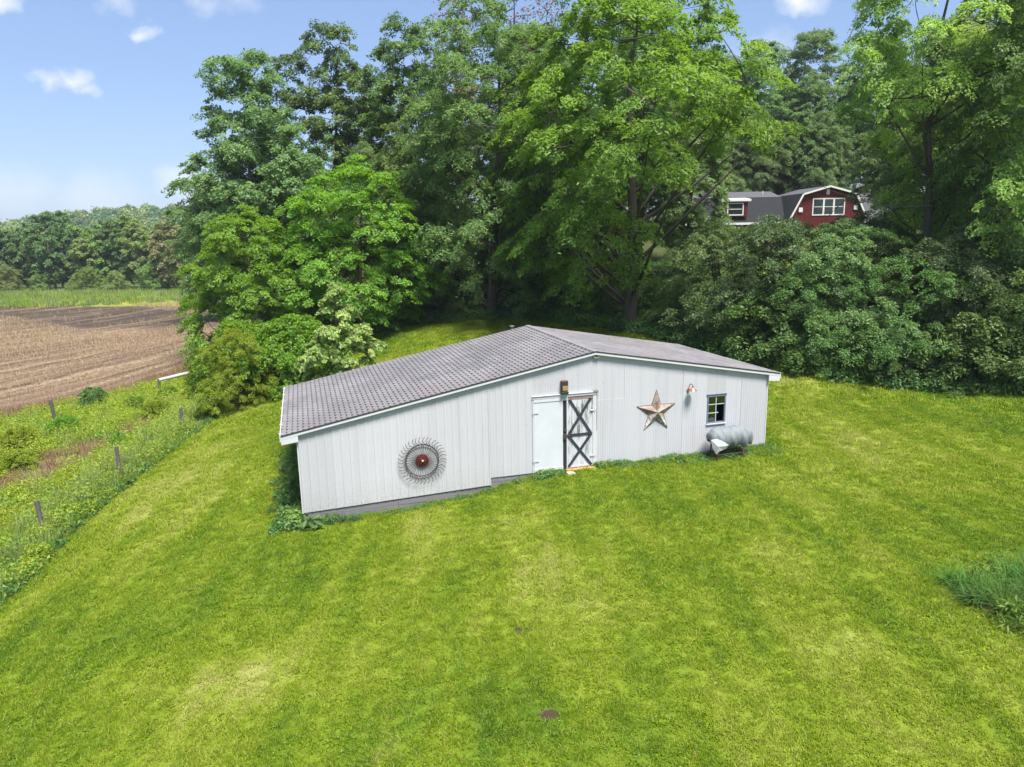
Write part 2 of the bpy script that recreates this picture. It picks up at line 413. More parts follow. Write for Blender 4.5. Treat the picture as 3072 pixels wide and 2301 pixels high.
def ground_mat():
    mt, nt, out = new_mat('woodland_floor'); k = NT(nt); p = k.pos()
    a = k.noise(.5, p, 5, .6); b = k.noise(6, p, 5, .7)
    c = k.ramp(a, [(.35, (.030, .050, .014)), (.5, (.06, .085, .02)), (.65, (.085, .085, .035))])
    c = k.mix(k.math('MULTIPLY', b, .6), c, (.05, .045, .025))
    k.princ(out, c, .95, 0, .1, k.bump(b, .7, .08)); return mt
def field_mat():
    mt, nt, out = new_mat('crop_stubble_soil'); k = NT(nt); p = k.pos()
    wob = k.noise(.05, p, 3, .5, out='Color')
    off = k.n('ShaderNodeVectorMath', operation='MULTIPLY_ADD'); k.l(wob, off.inputs[0]); off.inputs[1].default_value = (9, 9, 0); k.l(p, off.inputs[2])
    mp = k.n('ShaderNodeMapping'); mp.inputs['Rotation'].default_value = (0, 0, R(24)); k.l(off.outputs[0], mp.inputs[0])
    rows = k.noise(1.0, mp.outputs[0], 4, .6, stretch=(1.0, .03, 1))
    rows2 = k.noise(1.0, mp.outputs[0], 4, .7, stretch=(3.2, .1, 1))
    fine_ = k.noise(4.5, p, 6, .75)
    c = k.ramp(rows, [(.36, (.10, .068, .042)), (.46, (.25, .165, .10)), (.55, (.36, .245, .15)), (.66, (.50, .38, .25))])
    c = k.mix(k.ramp(rows2, [(.52, grey(0)), (.70, grey(.7))]), c, (.50, .40, .28))
    c = k.mix(k.ramp(fine_, [(.42, grey(0)), (.60, grey(.75))]), c, (.085, .062, .042))
    # bare dark tilled soil in a curved swath along the far side
    xyz = k.n('ShaderNodeSeparateXYZ'); k.l(p, xyz.inputs[0])
    d = k.math('ADD', xyz.outputs[1], k.math('MULTIPLY', xyz.outputs[0], .42))
    dn = k.math('ADD', d, k.math('MULTIPLY', k.noise(.07, p, 4, .6, stretch=(.5, 1, 1)), 26))
    f = k.ramp(k.math('DIVIDE', dn, 140), [(.53, grey(0)), (.59, grey(1)), (.72, grey(1)), (.77, grey(0))])
    band = k.noise(1.0, mp.outputs[0], 4, .65, stretch=(.35, .03, 1))
    f = k.math('MULTIPLY', f, k.ramp(band, [(.36, grey(0)), (.52, grey(1))]))
    c = k.mix(k.math('MULTIPLY', f, .85), c, (.055, .042, .034))
    c = k.mix(.28, c, (.02, .02, .02))
    k.princ(out, c, .95, 0, .1, k.bump(k.math('ADD', rows, fine_), .8, .12)); return mt
def meadow_mat():
    mt, nt, out = new_mat('rough_meadow'); k = NT(nt); p = k.pos()
    a = k.noise(.16, p, 4, .6, stretch=(.6, 1.6, 1)); b = k.noise(2.5, p, 5, .7)
    c = k.ramp(a, [(.35, (.09, .17, .02)), (.5, (.18, .24, .03)), (.62, (.28, .27, .06)), (.7, (.36, .30, .12))])
    c = k.mix(k.math('MULTIPLY', b, .5), c, (.08, .09, .02))
    k.princ(out, c, .95, 0, .1, k.bump(b, .6, .1)); return mt
M_LAWN = lawn_mat('mown_lawn')
for rid, nm, mt in ((0, 'ground', ground_mat()), (1, 'lawn', M_LAWN), (2, 'stubble_field', field_mat()), (3, 'meadow', meadow_mat())):
    sel = TF[reg == rid]; used, inv = np.unique(sel, return_inverse=True)
    o = link(bpy.data.objects.new(nm, np_mesh(nm, TV[used], inv.reshape(sel.shape), [mt], smooth=True)))
    tag(o, kind='structure')

# ------------------------------------------------------------------ the barn
YAW = 0.284
BO = Vector((2.415, 20.5, 0.0))
barn = empty('barn', BO, YAW)
tag(barn, 'long white metal-sided barn with a low grey shingled gable roof on the lawn', 'barn')
def bw(x, y, z=0.0):
    """barn frame -> world"""
    return BO + Vector((x * math.cos(YAW) - y * math.sin(YAW), x * math.sin(YAW) + y * math.cos(YAW), z))

def siding_mat(name, col, dirt):
    mt, nt, out = new_mat(name); k = NT(nt); p = k.obj()
    oi = k.n('ShaderNodeObjectInfo').outputs['Random']
    st = k.noise(5.5, p, 5, .65, stretch=(1, 1, .05)); bl = k.noise(.8, p, 4, .6); sp = k.noise(16, p, 4, .7)
    c = k.mix(k.math('MULTIPLY', k.ramp(st, [(.48, grey(0)), (.72, grey(1))]), dirt), col, tuple(v * .62 for v in col))
    c = k.mix(k.math('MULTIPLY', bl, .22), c, (.42, .425, .445))
    # splash dirt low down, rust freckles
    xyz = k.n('ShaderNodeSeparateXYZ'); k.l(p, xyz.inputs[0])
    low = k.math('MULTIPLY', k.math('SUBTRACT', .35, xyz.outputs[2], clamp=True), 1.4)
    c = k.mix(k.math('MULTIPLY', low, k.ramp(sp, [(.4, grey(0)), (.7, grey(.8))])), c, (.33, .33, .28))
    c = k.mix(k.ramp(k.noise(5, p, 2, .5), [(.74, grey(0)), (.78, grey(.5))]), c, (.40, .30, .22))
    gx_ = k.math('SUBTRACT', k.math('FRACT', k.math('MULTIPLY', xyz.outputs[0], 1 / .1455)), .5); gz_ = k.math('SUBTRACT', k.math('FRACT', k.math('MULTIPLY', xyz.outputs[2], 1 / .58)), .5)
    dd = k.math('SQRT', k.math('ADD', k.math('POWER', k.math('MULTIPLY', gx_, .1455), 2), k.math('POWER', k.math('MULTIPLY', gz_, .58), 2)))
    c = k.mix(k.math('LESS_THAN', dd, .009), c, (.30, .27, .25))                        # screw heads along the girts
    c = k.mix(k.math('MULTIPLY', k.ramp(k.noise(3.1, p, 6, .7, stretch=(2.5, 1, .05)), [(.60, grey(0)), (.74, grey(1))]), .22), c, (.36, .345, .32))   # run-off streaks
    hs = k.n('ShaderNodeHueSaturation'); k.l(c, hs.inputs['Color']); k.l(k.math('MULTIPLY_ADD', oi, .12, .92), hs.inputs['Value'])
    k.princ(out, hs.outputs[0], .42, 0, .4, k.bump(bl, .12, .03)); return mt
M_SIDE = siding_mat('white_painted_steel', (.478, .474, .492), .24)
M_SIDE2 = siding_mat('white_painted_fine_steel', (.458, .456, .480), .30)
M_TRIM = simple('white_trim_paint', (.53, .54, .55), .5, var=.07, scale=5)
M_DOORL = simple('white_door_paint', (.53, .55, .575), .45, var=.12, scale=2.2, bump=.15)
M_DARK = simple('gap_shade_black', (.02, .02, .022), .9, var=.2)  # near-black paints in the shade of door gaps; also coats cable and sill
M_BRACE = simple('charcoal_brace_paint', (.028, .034, .042), .6, var=.3)

def peel_mat():
    mt, nt, out = new_mat('peeling_white_boards'); k = NT(nt); p = k.obj()
    a = k.noise(7, p, 6, .7, stretch=(1.5, 1, .14), dist=.7); b = k.noise(2.2, p, 4, .6, stretch=(1, 1, .5))
    f = k.ramp(k.math('ADD', k.math('MULTIPLY', a, .7), k.math('MULTIPLY', b, .5)), [(.60, grey(0)), (.70, grey(1))])
    c = k.mix(f, (.50, .51, .53), (.14, .13, .125))
    w = k.n('ShaderNodeTexWave'); w.inputs['Scale'].default_value = 1.6; w.inputs['Distortion'].default_value = 5; k.l(p, w.inputs['Vector'])
    k.princ(out, c, .75, 0, .3, k.bump(k.math('ADD', a, f), .4, .01)); return mt
M_PEEL = peel_mat()
def weathered(name, ca, cb):
    mt, nt, out = new_mat(name); k = NT(nt); p = k.obj()
    a = k.noise(6, p, 6, .7, stretch=(.12, 1, 2.2)); c = k.mix(a, ca, cb)
    k.princ(out, c, .85, 0, .2, k.bump(a, .4, .01)); return mt
M_FOUND = weathered('weathered_grey_boards', (.11, .10, .105), (.25, .24, .25))
M_ORANGE = weathered('fresh_orange_timber', (.50, .25, .12), (.68, .38, .21))

def shingle_mat():
    mt, nt, out = new_mat('asphalt_shingle'); k = NT(nt); p = k.pos()
    oi = k.n('ShaderNodeObjectInfo').outputs['Random']
    isl = k.n('ShaderNodeNewGeometry').outputs['Random Per Island']
    at = k.n('ShaderNodeAttribute', attribute_name='rnd').outputs['Fac']
    big = k.noise(.55, p, 4, .6); gr = k.noise(55, p, 3, .8)
    c = k.mix(k.ramp(big, [(.40, grey(0)), (.60, grey(1))]), (.165, .158, .168), (.235, .222, .228))
    c = k.mix(k.ramp(k.noise(.33, p, 3, .5), [(.5, grey(0)), (.66, grey(.8))]), c, (.205, .186, .187))
    hs = k.n('ShaderNodeHueSaturation'); k.l(c, hs.inputs['Color']); k.l(k.math('MULTIPLY_ADD', isl, .20, .90), hs.inputs['Value'])
    c = k.mix(k.math('MULTIPLY', gr, .45), hs.outputs[0], (.12, .118, .122))
    k.princ(out, c, .92, 0, .15, k.bump(gr, .4, .006)); return mt
M_SHING = shingle_mat()
M_UNDER = simple('dark_roof_underlay', (.035, .033, .035), .95, var=.3, scale=20)

RZ, LX, LZ, RX, RZR, DEP, OVF = 3.512, -8.877, 1.828, 6.356, 2.41, 6.42, .10
SL = (RZ - LZ) / -LX; SR = (RZ - RZR) / RX
def roof_z(x): return RZ + x * SL if x < 0 else RZ - x * SR
WL, WR = -8.458, 5.967

# corrugated sheets: each its own panel, lapped a little over its neighbour
def panel(x0, x1, zb, zt_, kind, y=0.0, mat=None):
    """zb and zt_: functions of x; rib profile pointing to -y"""
    if kind == 'rib':
        prof = []
        x = x0
        period = .2286
        n = max(1, int(round((x1 - x0) / period))); period = (x1 - x0) / n
        for i in range(n):
            b = x0 + i * period
            prof += [(b, 0), (b + .02, .009), (b + .042, .009), (b + .062, 0), (b + .115, 0), (b + .122, .0025), (b + .134, .0025), (b + .141, 0),
                     (b + .175, 0), (b + .181, .0025), (b + .192, .0025), (b + .199, 0)]
        prof.append((x1, 0))
    else:
        n = max(2, int(round((x1 - x0) / .076))); prof = []
        per = (x1 - x0) / n
        for i in range(n):
            b = x0 + i * per
            prof += [(b, 0), (b + per * .22, .0028), (b + per * .42, .0028), (b + per * .62, 0)]
        prof.append((x1, 0))
    vs, fs = [], []
    for x, h in prof:
        vs += [(x, y - h, zb(x)), (x, y - h, zt_(x)), (x, y + .012, zb(x)), (x, y + .012, zt_(x))]
    for i in range(len(prof) - 1):
        a = 4 * i; b = a + 4
        fs += [(a, b, b + 1, a + 1), (a + 2, a + 3, b + 3, b + 2), (a + 1, b + 1, b + 3, a + 3), (a, a + 2, b + 2, b)]
    e = 4 * (len(prof) - 1); fs += [(0, 1, 3, 2), (e, e + 2, e + 3, e + 1)]
    return MB().add(vs, fs).build('siding_panel', mat or M_SIDE, barn)
top = lambda x: roof_z(x) - .09
def lowleft(x): return -.403 + (x - WL) / (-3.222 - WL) * (.403 - .235)
k_ = 6; w_ = (-3.222 - WL) / k_
for i in range(k_):
    panel(WL + i * w_ + .002, WL + (i + 1) * w_ + .012, lowleft, top, 'rib', y=-.003 * (i % 2) - .004)
panel(-3.222 + .014, -2.83, lambda x: -.017, top, 'rib', 0)
panel(-2.828, -1.90, lambda x: -.017, top, 'rib', -.004)
panel(-1.898, -.92, lambda x: 2.285, top, 'fine', .002, M_SIDE2)
panel(-.918, .062, lambda x: 2.285, top, 'fine', -.002, M_SIDE2)
panel(.064, .978, lambda x: 2.0, top, 'fine', .001, M_SIDE2)
panel(.064, .978, lambda x: -.2, lambda x: 2.012, 'fine', -.008, M_SIDE2)
panel(.982, 1.97, lambda x: -.2, top, 'fine', -.001, M_SIDE2)
panel(1.974, 2.95, lambda x: -.2, top, 'fine', .003, M_SIDE2)
WX0, WX1, WZ0, WZ1 = 3.815, 4.475, .945, 1.865
panel(2.954, WX0 - .002, lambda x: -.2, top, 'fine', 0, M_SIDE2)
panel(WX0, WX1, lambda x: WZ1, top, 'fine', -.003, M_SIDE2)
panel(WX0, WX1, lambda x: -.2, lambda x: WZ0, 'fine', -.003, M_SIDE2)
panel(WX1 + .002, 5.02, lambda x: -.2, top, 'fine', .002, M_SIDE2)
panel(5.024, WR, lambda x: -.2, top, 'fine', -.002, M_SIDE2)
# corner trims and the other three walls
MB().box(WL - .03, WL + .0, -.012, .06, -.42, roof_z(WL) - .1).build('corner_trim', M_TRIM, barn)
MB().box(WR, WR + .03, -.015, .06, -.25, roof_z(WR) - .1).build('corner_trim', M_TRIM, barn)
MB().box(WL, WL + .05, .062, DEP - .06, -1.0, roof_z(WL) - .12).build('wall', M_SIDE, barn)
MB().box(WR - .05, WR, .062, DEP - .06, -.4, roof_z(WR) - .12).build('wall', M_SIDE, barn)
MB().prism([(WL, -.8), (WR, -.8), (WR, roof_z(WR) - .12), (0, RZ - .12), (WL, roof_z(WL) - .12)], DEP - .055, DEP - .005).build('wall', M_SIDE, barn)
MB().box(WL + .06, WR - .06, .10, DEP - .08, -.02, .02).build('floor', M_FOUND, barn)
# plank foundation under the siding
for r_, (za, zb_) in enumerate(((-.345, -.23), (-.50, -.352), (-.66, -.508), (-.85, -.668), (-1.05, -.86))):
    for xa, xb in ((WL + .01, -5.9), (-5.894, -3.225)):
        lo = max(za, -2); MB().box(xa, xb, .016 + .006 * ((r_ + (xa > -6)) % 2), .06, za, zb_).build('foundation_board', M_FOUND, barn)
for za, zb_ in ((-.16, -.02), (-.32, -.168), (-.5, -.326)):
    MB().box(-3.22, -1.9, .018, .06, za, zb_).build('foundation_board', M_FOUND, barn)
MB().box(-3.235, -3.205, -.024, .06, -.24, top(-3.22)).build('corner_trim', M_SIDE, barn)

# roof: deck, rake boards, fascia, shingles
roof = MB().add([(LX + .02, -OVF + .02, LZ - .035), (0, -OVF + .02, RZ - .035), (0, DEP, RZ - .035), (LX + .02, DEP, LZ - .035),
                 (LX + .02, -OVF + .02, LZ - .012), (0, -OVF + .02, RZ - .012), (0, DEP, RZ - .012), (LX + .02, DEP, LZ - .012),
                 (RX - .02, -OVF + .02, RZR - .035), (RX - .02, DEP, RZR - .035), (RX - .02, -OVF + .02, RZR - .012), (RX - .02, DEP, RZR - .012)],
                [(4, 5, 6, 7), (3, 2, 1, 0), (0, 1, 5, 4), (3, 0, 4, 7), (2, 3, 7, 6), (5, 10, 11, 6), (1, 2, 9, 8), (1, 8, 10, 5), (8, 9, 11, 10), (9, 2, 6, 11)]
                ).build('roof', M_UNDER, barn)
def rake(xa, za, xb, zb_, y0, y1, d0, d1, mat=M_TRIM, nm='rake_board'):
    return MB().prism([(xa, za - d1), (xb, zb_ - d1), (xb, zb_ - d0), (xa, za - d0)], y0, y1).build(nm, mat, roof)
rake(LX + .01, LZ, 0, RZ, -OVF - .012, -OVF + .018, .040, .105)
rake(0, RZ, RX - .01, RZR, -OVF - .012, -OVF + .018, .040, .105)
rake(LX + .01, LZ, 0, RZ, DEP, DEP + .025, .03, .12)
rake(0, RZ, RX - .01, RZR, DEP, DEP + .025, .03, .12)
rake(LX + .005, LZ, 0, RZ, -OVF - .02, -OVF + .02, .004, .038, M_UNDER, 'drip_edge')
rake(0, RZ, RX - .005, RZR, -OVF - .02, -OVF + .02, .004, .038, M_UNDER, 'drip_edge')
# soffit under the rake, boxed eave ends
MB().prism([(LX + .02, LZ - .105), (0, RZ - .105), (0, RZ - .09), (LX + .02, LZ - .09)], -OVF + .018, -.002).build('soffit', M_TRIM, roof)
MB().prism([(0, RZ - .105), (RX - .02, RZR - .105), (RX - .02, RZR - .09), (0, RZ - .09)], -OVF + .018, -.002).build('soffit', M_TRIM, roof)
MB().prism([(LX + .01, LZ - .25), (WL + .02, roof_z(WL) - .28), (WL + .02, roof_z(WL) - .106), (LX + .01, LZ - .106)], -OVF - .008, -.03).build('eave_return', M_TRIM, roof)
MB().prism([(WR - .02, roof_z(WR) - .30), (RX - .01, RZR - .26), (RX - .01, RZR - .106), (WR - .02, roof_z(WR) - .106)], -OVF - .008, -.03).build('eave_return', M_TRIM, roof)
MB().box(LX - .02, LX + .008, -OVF - .01, DEP + .02, LZ - .17, LZ + .004).build('fascia', M_TRIM, roof)
MB().box(RX - .008, RX + .02, -OVF - .01, DEP + .02, RZR - .17, RZR + .002).build('fascia', M_TRIM, roof)
for i in range(7):                                             # gutter straps along the low eave
    y = .1 + i * 1.0
    MB().box(LX - .055, LX + .06, y, y + .025, LZ + .005, LZ + .02).build('gutter_strap', M_TRIM, roof)
MB().box(-.09, .09, -OVF - .015, DEP + .01, RZ - .012, RZ + .008).build('ridge_cap', M_SHING, roof, bevel=.006)
MB().lathe([(.05, 0), (.05, .12), (.09, .12), (.09, .15), (0, .16)], (-.62, DEP - .05, RZ - .13), 'z', 10).build('vent_pipe', M_SHING, roof)

# interlocking tabs: notched corners leave the dark locks seen all over the low slope
TABW, EXP = .305, .1435
def tab_mesh(notch):
    c1, c2 = (.098, .056) if notch else (.012, .03)
    g = .0025
    poly = [(g, c2), (c1, 0), (TABW - c1, 0), (TABW - g, c2), (TABW - g, EXP - .004), (g, EXP - .004)]      # along ridge, up slope
    up = [.013 - .007 * y / EXP for _, y in poly]
    vs = [(px, py, 0) for px, py in poly] + [(px, py, h) for (px, py), h in zip(poly, up)]
    n = 6
    fs = [tuple(range(n, 2 * n))] + [(i, (i + 1) % n, (i + 1) % n + n, i + n) for i in range(n)]
    return vs, fs
def slope_tabs(xe, ze, sign, notch, keep):
    length = math.hypot(xe, RZ - ze); nc = int(length / EXP); exp = length / nc
    ux = Vector((-xe, 0, RZ - ze)).normalized(); uy = Vector((0, -1, 0)) if sign > 0 else Vector((0, 1, 0))
    nn = uy.cross(ux)
    if nn.z < 0: uy = -uy; nn = uy.cross(ux)
    mats = []
    for c in range(nc):
        o0 = Vector((xe, 0, ze)) + ux * (c * exp)
        sh = (c % 2) * TABW / 2 + random.uniform(-.012, .012)
        yy = -OVF + .005 - sh
        while yy < DEP - .02:
            a = max(yy, -OVF + .005); b = min(yy + TABW, DEP - .01)
            if b - a > .05: mats.append((c, a, b))
            yy += TABW
    vs, fs = tab_mesh(notch)
    me0 = bpy.data.meshes.new('shingle'); me0.from_pydata(vs, [], fs); me0.materials.append(M_SHING); me0.update()
    singles, rest = [], MB()
    for c, a, b in mats:
        org = Vector((xe, a if uy.y > 0 else b, ze)) + ux * (c * exp) + nn * (-.010)
        M = Matrix.Identity(4)
        s = (b - a) / TABW
        lift = random.uniform(0, .006) if random.random() < .8 else random.uniform(.006, .014)
        ax = (uy * s); ay = ux * (exp / EXP)
        for i in range(3): M[i][0], M[i][1], M[i][2], M[i][3] = ax[i], ay[i], nn[i] * (1 + lift * 40), org[i]
        w = bw(org.x, org.y, org.z); d = (w - Vector((0, 0, CAM_Z))).length
        singles.append((d, M, s))
    singles.sort(key=lambda t: t[0])
    for i, (d, M, s) in enumerate(singles):
        if i < keep:
            o = bpy.data.objects.new('shingle', me0); link(o, roof); o.matrix_local = M
        else:
            rest.add([M @ Vector(v) for v in vs], fs)
    if rest.v:
        o = rest.build('shingles', M_SHING, roof); o['kind'] = 'stuff'
slope_tabs(LX, LZ, 1, True, 300)
slope_tabs(RX, RZR, -1, False, 0)

# double door in its frame
MB().box(-1.93, .105, -.05, -.012, 2.205, 2.285).build('door_header', M_TRIM, barn, bevel=.004)
MB().box(-1.93, .11, -.075, -.012, 2.287, 2.302).build('door_header_flashing', M_TRIM, barn)
MB().box(.005, .075, -.035, .0, -.02, 2.203).build('door_jamb', M_TRIM, barn)
MB().box(-1.925, -1.89, -.035, .0, -.02, 2.203).build('door_jamb', M_TRIM, barn)
MB().box(-1.94, .1, .06, .07, -.05, 2.3).build('door_shade_sheet', M_DARK, barn)  # sheet coloured as the shade behind the door leaves
dl = MB().box(-1.885, -.985, -.03, .02, .0, 2.10).build('door', M_DOORL, barn, bevel=.004)
dl['label'] = 'plain smooth white left-hand door leaf'
MB().box(-1.885, -.985, -.042, -.031, .0, .10).build('bottom_rail', M_TRIM, dl)
MB().box(-1.885, -.84, -.044, -.031, 2.105, 2.20).build('top_rail', M_TRIM, dl, bevel=.003)
for z in (.32, 1.78):
    MB().box(-1.93, -1.74, -.05, -.043, z, z + .05).box(-1.905, -1.885, -.056, -.043, z - .04, z + .09).build('hinge', M_TRIM, dl)
dr = empty('door'); dr.parent = barn; dr['label'] = 'weathered white board door with charcoal double-X braces'
xs = [-.86, -.70, -.54, -.38, -.22, -.04]
for i in range(5):
    MB().box(xs[i] + .0015, xs[i + 1] - .0015, -.022 - .003 * (i % 2), .015, .03, 2.10).build('plank', M_PEEL, dr, bevel=.003)
MB().box(-.875, -.84, -.04, .015, .03, 2.20).build('stile', M_TRIM, dr, bevel=.003)
MB().box(-.04, .003, -.036, .015, .03, 2.18).build('stile', M_TRIM, dr, bevel=.003)
MB().box(-.84, -.04, -.035, -.027, .03, .085).build('bottom_rail', M_TRIM, dr)
MB().box(-.84, -.02, -.03, .01, 2.105, 2.202).build('weathered_head_board', weathered('bare_brown_board', (.17, .12, .11), (.34, .25, .23)), dr)
def brace(a, b, y=-.036, w=.075, ext=0):
    A = Vector((a[0], y, a[1])); B = Vector((b[0], y, b[1]))
    return MB().bar(A, B, w, .017, up=(0, 1, 0)).build('brace', M_BRACE, dr)
brace((-.785, 2.11), (-.09, 1.02), -.0365); brace((-.115, 2.11), (-.83, 1.03), -.0372)
brace((-.83, 1.03), (-.085, .055), -.0365); brace((-.09, 1.03), (-.82, .055), -.0372)
brace((-.80, 1.03), (-.10, 1.035), -.0384, .072)
for z in (.32, 1.72):
    MB().box(-.13, .06, -.052, -.044, z, z + .05).box(-.005, .02, -.058, -.044, z - .04, z + .09).build('hinge', M_TRIM, dr)
MB().box(-.965, -.885, -.085, -.045, 1.17, 1.24).box(-.97, -.80, -.07, -.05, 1.0, 1.06).box(-.985, -.90, -.075, -.05, .93, 1.12).build('latch', simple('rusted_iron', (.055, .04, .035), .8, var=.5, scale=20), dr)
MB().box(-.975, -.883, -.02, .0, .03, 2.10).build('gap_shade_strip', M_DARK, dr)  # strip coloured as the shade in the gap between the leaves
MB().box(-.915, .02, -.17, -.005, -.095, .004).build('threshold', M_ORANGE, barn, bevel=.006)
MB().box(-1.885, -.93, -.03, -.005, -.06, -.004).build('sill_board', M_DARK, barn)

# small steel window
win = empty('window'); win.parent = barn
M_STEEL = simple('grey_blue_steel', (.17, .20, .25), .5, .3, var=.25, scale=12)
M_MUNT = simple('pale_glazing_bar', (.40, .44, .46), .5, var=.15)
fr = MB()
fr.box(WX0, WX0 + .045, -.02, .05, WZ0, WZ1).box(WX1 - .05, WX1, -.02, .05, WZ0, WZ1)
fr.box(WX0 + .045, WX1 - .05, -.02, .05, WZ0, WZ0 + .035).box(WX0 + .045, WX1 - .05, -.02, .05, WZ1 - .07, WZ1)
fr.build('frame', M_STEEL, win, bevel=.003)
MB().box(WX0 - .03, WX1 + .03, -.035, -.005, WZ1, WZ1 + .02).build('drip_cap', M_STEEL, win)
MB().box(WX0 - .02, WX1 + .02, -.05, -.01, WZ0 - .035, WZ0 - .001).build('sill', M_TRIM, win)
mx_ = 4.135
MB().box(mx_ - .013, mx_ + .013, .0, .03, WZ0 + .035, WZ1 - .07).build('mullion', M_MUNT, win)
for z in (1.275, 1.55):
    MB().box(WX0 + .045, mx_ - .013, .0, .028, z - .012, z + .012).build('glazing_bar', M_MUNT, win)
MB().box(mx_ + .013, WX1 - .05, .0, .028, 1.538, 1.562).build('glazing_bar', M_MUNT, win)
MB().box(mx_ + .013, mx_ + .09, .0, .028, 1.264, 1.286).build('glazing_bar', M_MUNT, win)
gm, nt, out = new_mat('dusty_window_glass'); k = NT(nt)
gl = k.n('ShaderNodeBsdfGlossy'); gl.inputs['Roughness'].default_value = .06; gl.inputs['Color'].default_value = (.8, .85, .85, 1)
tr = k.n('ShaderNodeBsdfTransparent'); tr.inputs[0].default_value = (.55, .6, .58, 1)
fre = k.n('ShaderNodeFresnel'); fre.inputs[0].default_value = 1.55
mxs = k.n('ShaderNodeMixShader'); k.l(k.math('MULTIPLY_ADD', fre.outputs[0], 1.2, .12, clamp=True), mxs.inputs[0]); k.l(tr.outputs[0], mxs.inputs[1]); k.l(gl.outputs[0], mxs.inputs[2]); k.l(mxs.outputs[0], out.inputs[0])
M_GLASS = gm
for xa, xb, za, zb_ in ((WX0 + .045, mx_ - .013, 1.562, WZ1 - .07), (mx_ + .013, WX1 - .05, 1.562, WZ1 - .07),
                        (WX0 + .045, mx_ - .013, 1.287, 1.538), (WX0 + .045, mx_ - .013, WZ0 + .035, 1.263)):
    MB().box(xa, xb, .012, .016, za, zb_).build('pane', M_GLASS, win)

# ------------------------------------------------------------------ things fixed to or standing by the front wall
def on_barn(name, x, y, z): return empty(name, bw(x, y, z), YAW)

# hay rake wheel
M_RUST = simple('dark_rusty_iron', (.066, .050, .043), .75, .2, var=.5, scale=25)
M_HUB = simple('dark_red_hub_paint', (.072, .010, .008), .45, var=.35, scale=14)
M_COPPER = simple('worn_copper', (.62, .30, .18), .35, .85, var=.3, scale=10)
rk = on_barn('hay_rake_wheel', -5.182, -.035, .745)
tag(rk, 'rusty hay rake wheel with curved tines hung on the white wall', 'rake wheel')
RIM, TIP, HUB = .455, .685, .178
NT_ = 38
MB().lathe([(RIM - .013, -.008), (RIM + .013, -.008), (RIM + .013, .008), (RIM - .013, .008), (RIM - .013, -.008)], (0, -.02, 0), 'y', 56).build('rim', M_RUST, rk)
MB().lathe([(0, -.075), (.045, -.075), (.055, -.06), (.085, -.055), (.12, -.05), (HUB, -.035), (HUB, -.005), (0, -.005)], (0, 0, 0), 'y', 28).build('hub', M_HUB, rk, smooth=False)
MB().lathe([(0, -.115), (.026, -.112), (.03, -.07), (.03, -.06)], (0, 0, 0), 'y', 14).build('axle_cap', simple('pale_metal_cap', (.62, .58, .50), .4, .4), rk, smooth=True)
for a in (0, 2.1, 4.2):
    MB().lathe([(0, -.075), (.014, -.073), (.014, -.055)], (.07 * math.cos(a), 0, .07 * math.sin(a)), 'y', 8).build('bolt', M_COPPER, rk)
sp_me = MB().tube([(HUB - .02, -.012, .0), (RIM * .75, -.018, .028), (RIM, -.02, .05)], .0068, 5).mesh('spoke', M_RUST)
def tine_pts():
    return [(RIM * math.cos(t) , -.02 - .01 * i, RIM * math.sin(t)) for i, t in enumerate((0, .14))] + \
           [((RIM + .045) * math.cos(.30), -.045, (RIM + .045) * math.sin(.30)), ((RIM + .10) * math.cos(.375), -.06, (RIM + .10) * math.sin(.375)),
            ((RIM + .155) * math.cos(.36), -.065, (RIM + .155) * math.sin(.36)), ((TIP - .02) * math.cos(.315), -.06, (TIP - .02) * math.sin(.315)), (TIP * math.cos(.285), -.055, TIP * math.sin(.285))]
ti_me = MB().tube(tine_pts(), .0082, 5).mesh('tine', M_RUST)
for i in range(NT_):
    a = 2 * math.pi * i / NT_
    for me_, nm in ((sp_me, 'spoke'), (ti_me, 'tine')):
        o = bpy.data.objects.new(nm, me_); link(o, rk); o.rotation_euler = (0, a + random.uniform(-.02, .02), 0)

# barn star
def star_mat():
    mt, nt, out = new_mat('rust_and_peeling_star_metal'); k = NT(nt); p = k.obj()
    a = k.noise(5, p, 6, .7); b = k.noise(11, p, 5, .75, dist=.8)
    c = k.ramp(a, [(.36, (.14, .085, .062)), (.50, (.29, .215, .175)), (.66, (.42, .345, .29))])
    xyz = k.n('ShaderNodeSeparateXYZ'); k.l(p, xyz.inputs[0])
    low = k.math('MULTIPLY_ADD', xyz.outputs[2], -2.2, .05, clamp=True)
    c = k.mix(k.math('MULTIPLY', k.ramp(b, [(.46, grey(0)), (.56, grey(1))]), low), c, (.74, .76, .74))
    c = k.mix(k.ramp(k.noise(8, p, 4, .7), [(.58, grey(0)), (.66, grey(.8))]), c, (.09, .055, .045))
    k.princ(out, c, .65, .15, .35, k.bump(b, .3, .01)); return mt
M_STAR = star_mat()
st = on_barn('barn_star', 2.045, -.012, 1.50)
tag(st, 'large rusty five-pointed metal star mounted on the white wall', 'star')
RO, RI, CD = .675, .262, .14
for i in range(5):
    a = math.pi / 2 + i * 2 * math.pi / 5
    t_ = Vector((RO * math.cos(a), 0, RO * math.sin(a))); l_ = Vector((RI * math.cos(a + math.pi / 5), 0, RI * math.sin(a + math.pi / 5)))
    r_ = Vector((RI * math.cos(a - math.pi / 5), 0, RI * math.sin(a - math.pi / 5))); c_ = Vector((0, -CD, 0))
    o_ = [v + Vector((0, .008, 0)) for v in (t_, l_, r_)]
    MB().add([t_, l_, c_, r_] + o_, [(0, 2, 1), (0, 3, 2), (0, 1, 5, 4), (3, 0, 4, 6)]).build('point', M_STAR, st)
    MB().tube([r_ * 1.005, t_ * 1.005, l_ * 1.005], .009, 5).build('rolled_edge', M_RUST, st)

